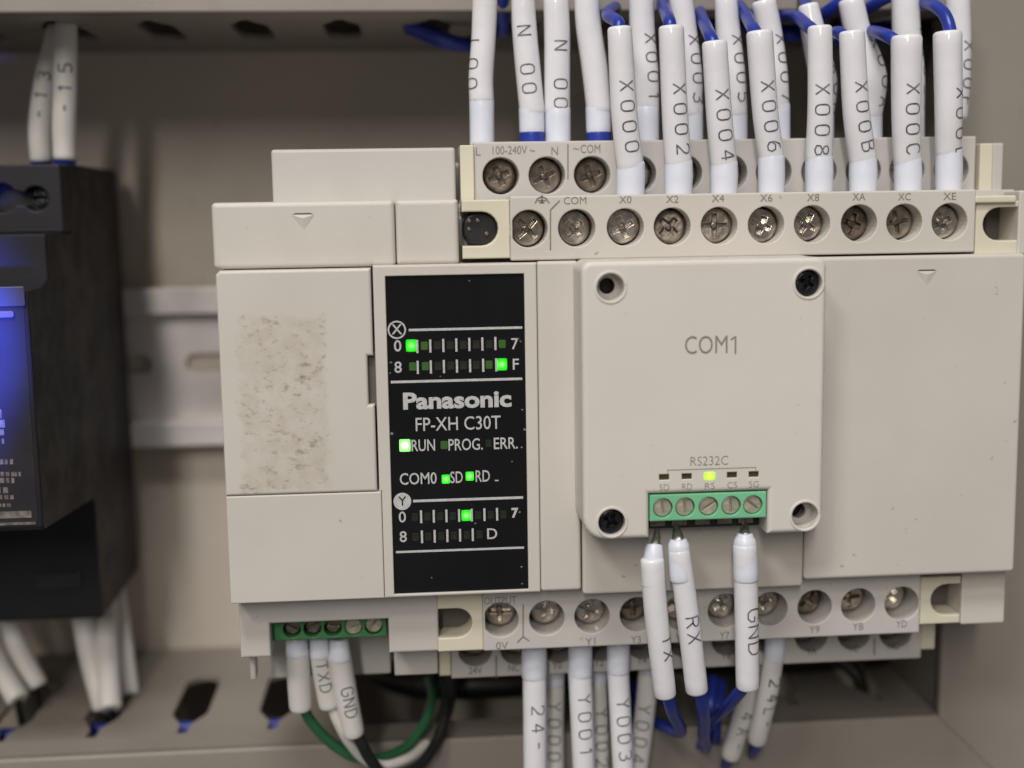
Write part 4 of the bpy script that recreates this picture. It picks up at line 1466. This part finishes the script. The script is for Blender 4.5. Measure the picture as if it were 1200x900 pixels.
marked_wire('sleeve marked GND hanging from the right end of the green block', [(873, 640, -7.8), (875, 720, -7.4), (876, 803, -6.4)], [15, 15.2, 14.4], 'GND', .42, 28,
            [(873, 627, -7.6, 10), (873, 638, -7.6, 14.6), (874, 678, -7.6, 15.6)], group=GM, sm=SLEEVE,
            wire=[(876, 798, -6.4), (866, 812, -4), (848, 832, 4), (834, 844, 18), (826, 858, 36), Vector((41, 52, -97.5)), Vector((41.5, 58, -107))], tip=[(872.5, 611, -5, 2), (873, 630, -7.4, 9)], pitch=2.8, cw=2.0, ch=2.3)
for lab, pts in (('blue wire looping behind the RX wire below the terminals', [(836, 795, 24), (832, 830, 20), (826, 862, 24), (820, 872, 38), Vector((39, 52, -99)), Vector((39, 57, -108))]),
                 ('short blue wire tucked beside the lower shaded sleeve', [(846, 800, 26), (840, 835, 22), (838, 864, 26), (836, 868, 42), Vector((42, 56, -100)), Vector((42, 58, -108))])):
    tag(MB().tube([p if isinstance(p, Vector) else P3(*p) for p in pts], 1.05, 12, 0.3, 7).build('blue_wire', BLUEW), lab, 'wire', 'blue wires below the lower terminals')

for lab, pts, r in (('thick black cable added along the duct to darken the shade under the lower terminals', [(24, 60, -95.2), (40, 57, -95.1), (58, 59, -95.0), (78, 56, -95.1), (99, 58, -95.1)], 4.2),  # added dark shape that blackens the shaded band of the duct
                    ('black cable added to darken the open part of the duct below the cream bracket', [(-22, 74, -92), (-12, 62, -95.5), (-2, 52, -96.2), (10, 49, -96.0), (24, 50, -96.2), (36, 56, -97), (42, 62, -104)], 3.1),  # added dark shape covering the shaded area at the duct opening
                    ('black cable dipping into a duct slot at the lower right', [(66, 58, -90), (80, 55, -91), (88, 50, -95), (91.5, 48, -100), (92, 50, -112)], 1.5)):
    tag(MB().tube(pts, r, 16, 0.3, 7).build('black_cable', BLACKW), lab, 'cable', 'black cables in the shade under the controller')

# ---- three wires on the green plug under the left covers
GP = 'sleeved wires on the green plug under the left covers'
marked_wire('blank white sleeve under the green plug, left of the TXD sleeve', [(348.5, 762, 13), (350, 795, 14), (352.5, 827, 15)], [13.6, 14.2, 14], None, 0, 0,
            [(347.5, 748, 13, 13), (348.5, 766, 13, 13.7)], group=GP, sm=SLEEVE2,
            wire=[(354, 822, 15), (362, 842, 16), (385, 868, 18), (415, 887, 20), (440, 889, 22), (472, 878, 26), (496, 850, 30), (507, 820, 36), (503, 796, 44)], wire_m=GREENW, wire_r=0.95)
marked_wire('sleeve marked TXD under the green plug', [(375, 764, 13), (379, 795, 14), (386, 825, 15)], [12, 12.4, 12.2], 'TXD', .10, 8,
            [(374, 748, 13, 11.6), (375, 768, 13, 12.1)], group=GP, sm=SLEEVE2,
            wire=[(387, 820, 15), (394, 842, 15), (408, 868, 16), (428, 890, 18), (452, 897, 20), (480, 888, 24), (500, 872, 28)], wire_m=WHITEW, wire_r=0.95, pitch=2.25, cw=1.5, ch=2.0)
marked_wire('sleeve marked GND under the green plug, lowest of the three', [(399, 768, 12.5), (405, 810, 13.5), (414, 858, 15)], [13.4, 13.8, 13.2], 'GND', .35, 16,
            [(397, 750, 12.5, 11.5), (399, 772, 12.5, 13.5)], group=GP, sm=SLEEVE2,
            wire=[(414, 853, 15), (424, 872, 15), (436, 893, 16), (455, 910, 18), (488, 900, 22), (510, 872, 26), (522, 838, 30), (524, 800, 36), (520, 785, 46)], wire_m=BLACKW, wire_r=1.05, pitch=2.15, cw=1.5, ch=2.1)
tag(MB().tube([P3(*p) for p in ((524, 775, 30), (526, 800, 32), (523, 830, 36), (515, 850, 46))], 1.5, 12, 0.3, 7).build('black_cable', BLACKW),
    'short black cable below the left cream bracket', 'cable')

# ---- sleeves at the power supply
GS = 'white sleeved wires on the dark power supply'
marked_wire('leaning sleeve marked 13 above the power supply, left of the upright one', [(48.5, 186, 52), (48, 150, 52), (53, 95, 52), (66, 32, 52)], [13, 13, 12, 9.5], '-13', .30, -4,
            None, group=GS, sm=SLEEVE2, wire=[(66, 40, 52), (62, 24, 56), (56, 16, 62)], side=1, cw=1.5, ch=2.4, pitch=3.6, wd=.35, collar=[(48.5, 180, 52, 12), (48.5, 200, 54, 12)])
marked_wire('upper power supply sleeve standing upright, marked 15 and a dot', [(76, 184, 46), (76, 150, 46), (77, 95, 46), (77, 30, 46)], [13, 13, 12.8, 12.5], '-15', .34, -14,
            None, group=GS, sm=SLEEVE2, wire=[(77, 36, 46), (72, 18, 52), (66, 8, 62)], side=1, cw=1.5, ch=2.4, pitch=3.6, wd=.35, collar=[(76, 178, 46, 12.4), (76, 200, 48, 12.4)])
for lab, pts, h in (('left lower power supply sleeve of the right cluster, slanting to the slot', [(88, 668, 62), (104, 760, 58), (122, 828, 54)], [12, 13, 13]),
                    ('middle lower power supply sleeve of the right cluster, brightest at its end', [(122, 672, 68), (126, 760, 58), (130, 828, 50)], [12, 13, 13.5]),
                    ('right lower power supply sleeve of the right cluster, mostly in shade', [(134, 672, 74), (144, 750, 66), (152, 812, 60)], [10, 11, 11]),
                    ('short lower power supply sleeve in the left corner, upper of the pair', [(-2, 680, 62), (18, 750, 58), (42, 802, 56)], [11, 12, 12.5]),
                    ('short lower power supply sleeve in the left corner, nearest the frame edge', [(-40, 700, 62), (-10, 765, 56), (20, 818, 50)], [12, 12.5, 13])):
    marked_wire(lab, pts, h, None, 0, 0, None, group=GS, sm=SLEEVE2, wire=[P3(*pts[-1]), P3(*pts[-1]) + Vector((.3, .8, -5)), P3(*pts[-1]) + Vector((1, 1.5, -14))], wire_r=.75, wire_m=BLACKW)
# wires lying in the lower duct, seen through its slots
for i, (lab, dz, dy, x0_, x1_) in enumerate((('blue wire lying along the inside of the lower duct, nearest the lid', -102.4, 47, -150, -20),
                                           ('blue wire lying along the inside of the lower duct, behind the nearest one', -103.4, 50.5, -150, -16),
                                           ('blue wire lying deep in the lower duct', -108.0, 55, -150, 60))):
    pts = [(x0_ + (x1_ - x0_) * k / 8, dy + random.uniform(-1.5, 1.5), dz + random.uniform(-.8, .8)) for k in range(9)]
    tag(MB().tube(pts, 1.25, 10, 0.3, 4).build('blue_wire', BLUEW), lab, 'wire', 'blue wires inside the lower duct')
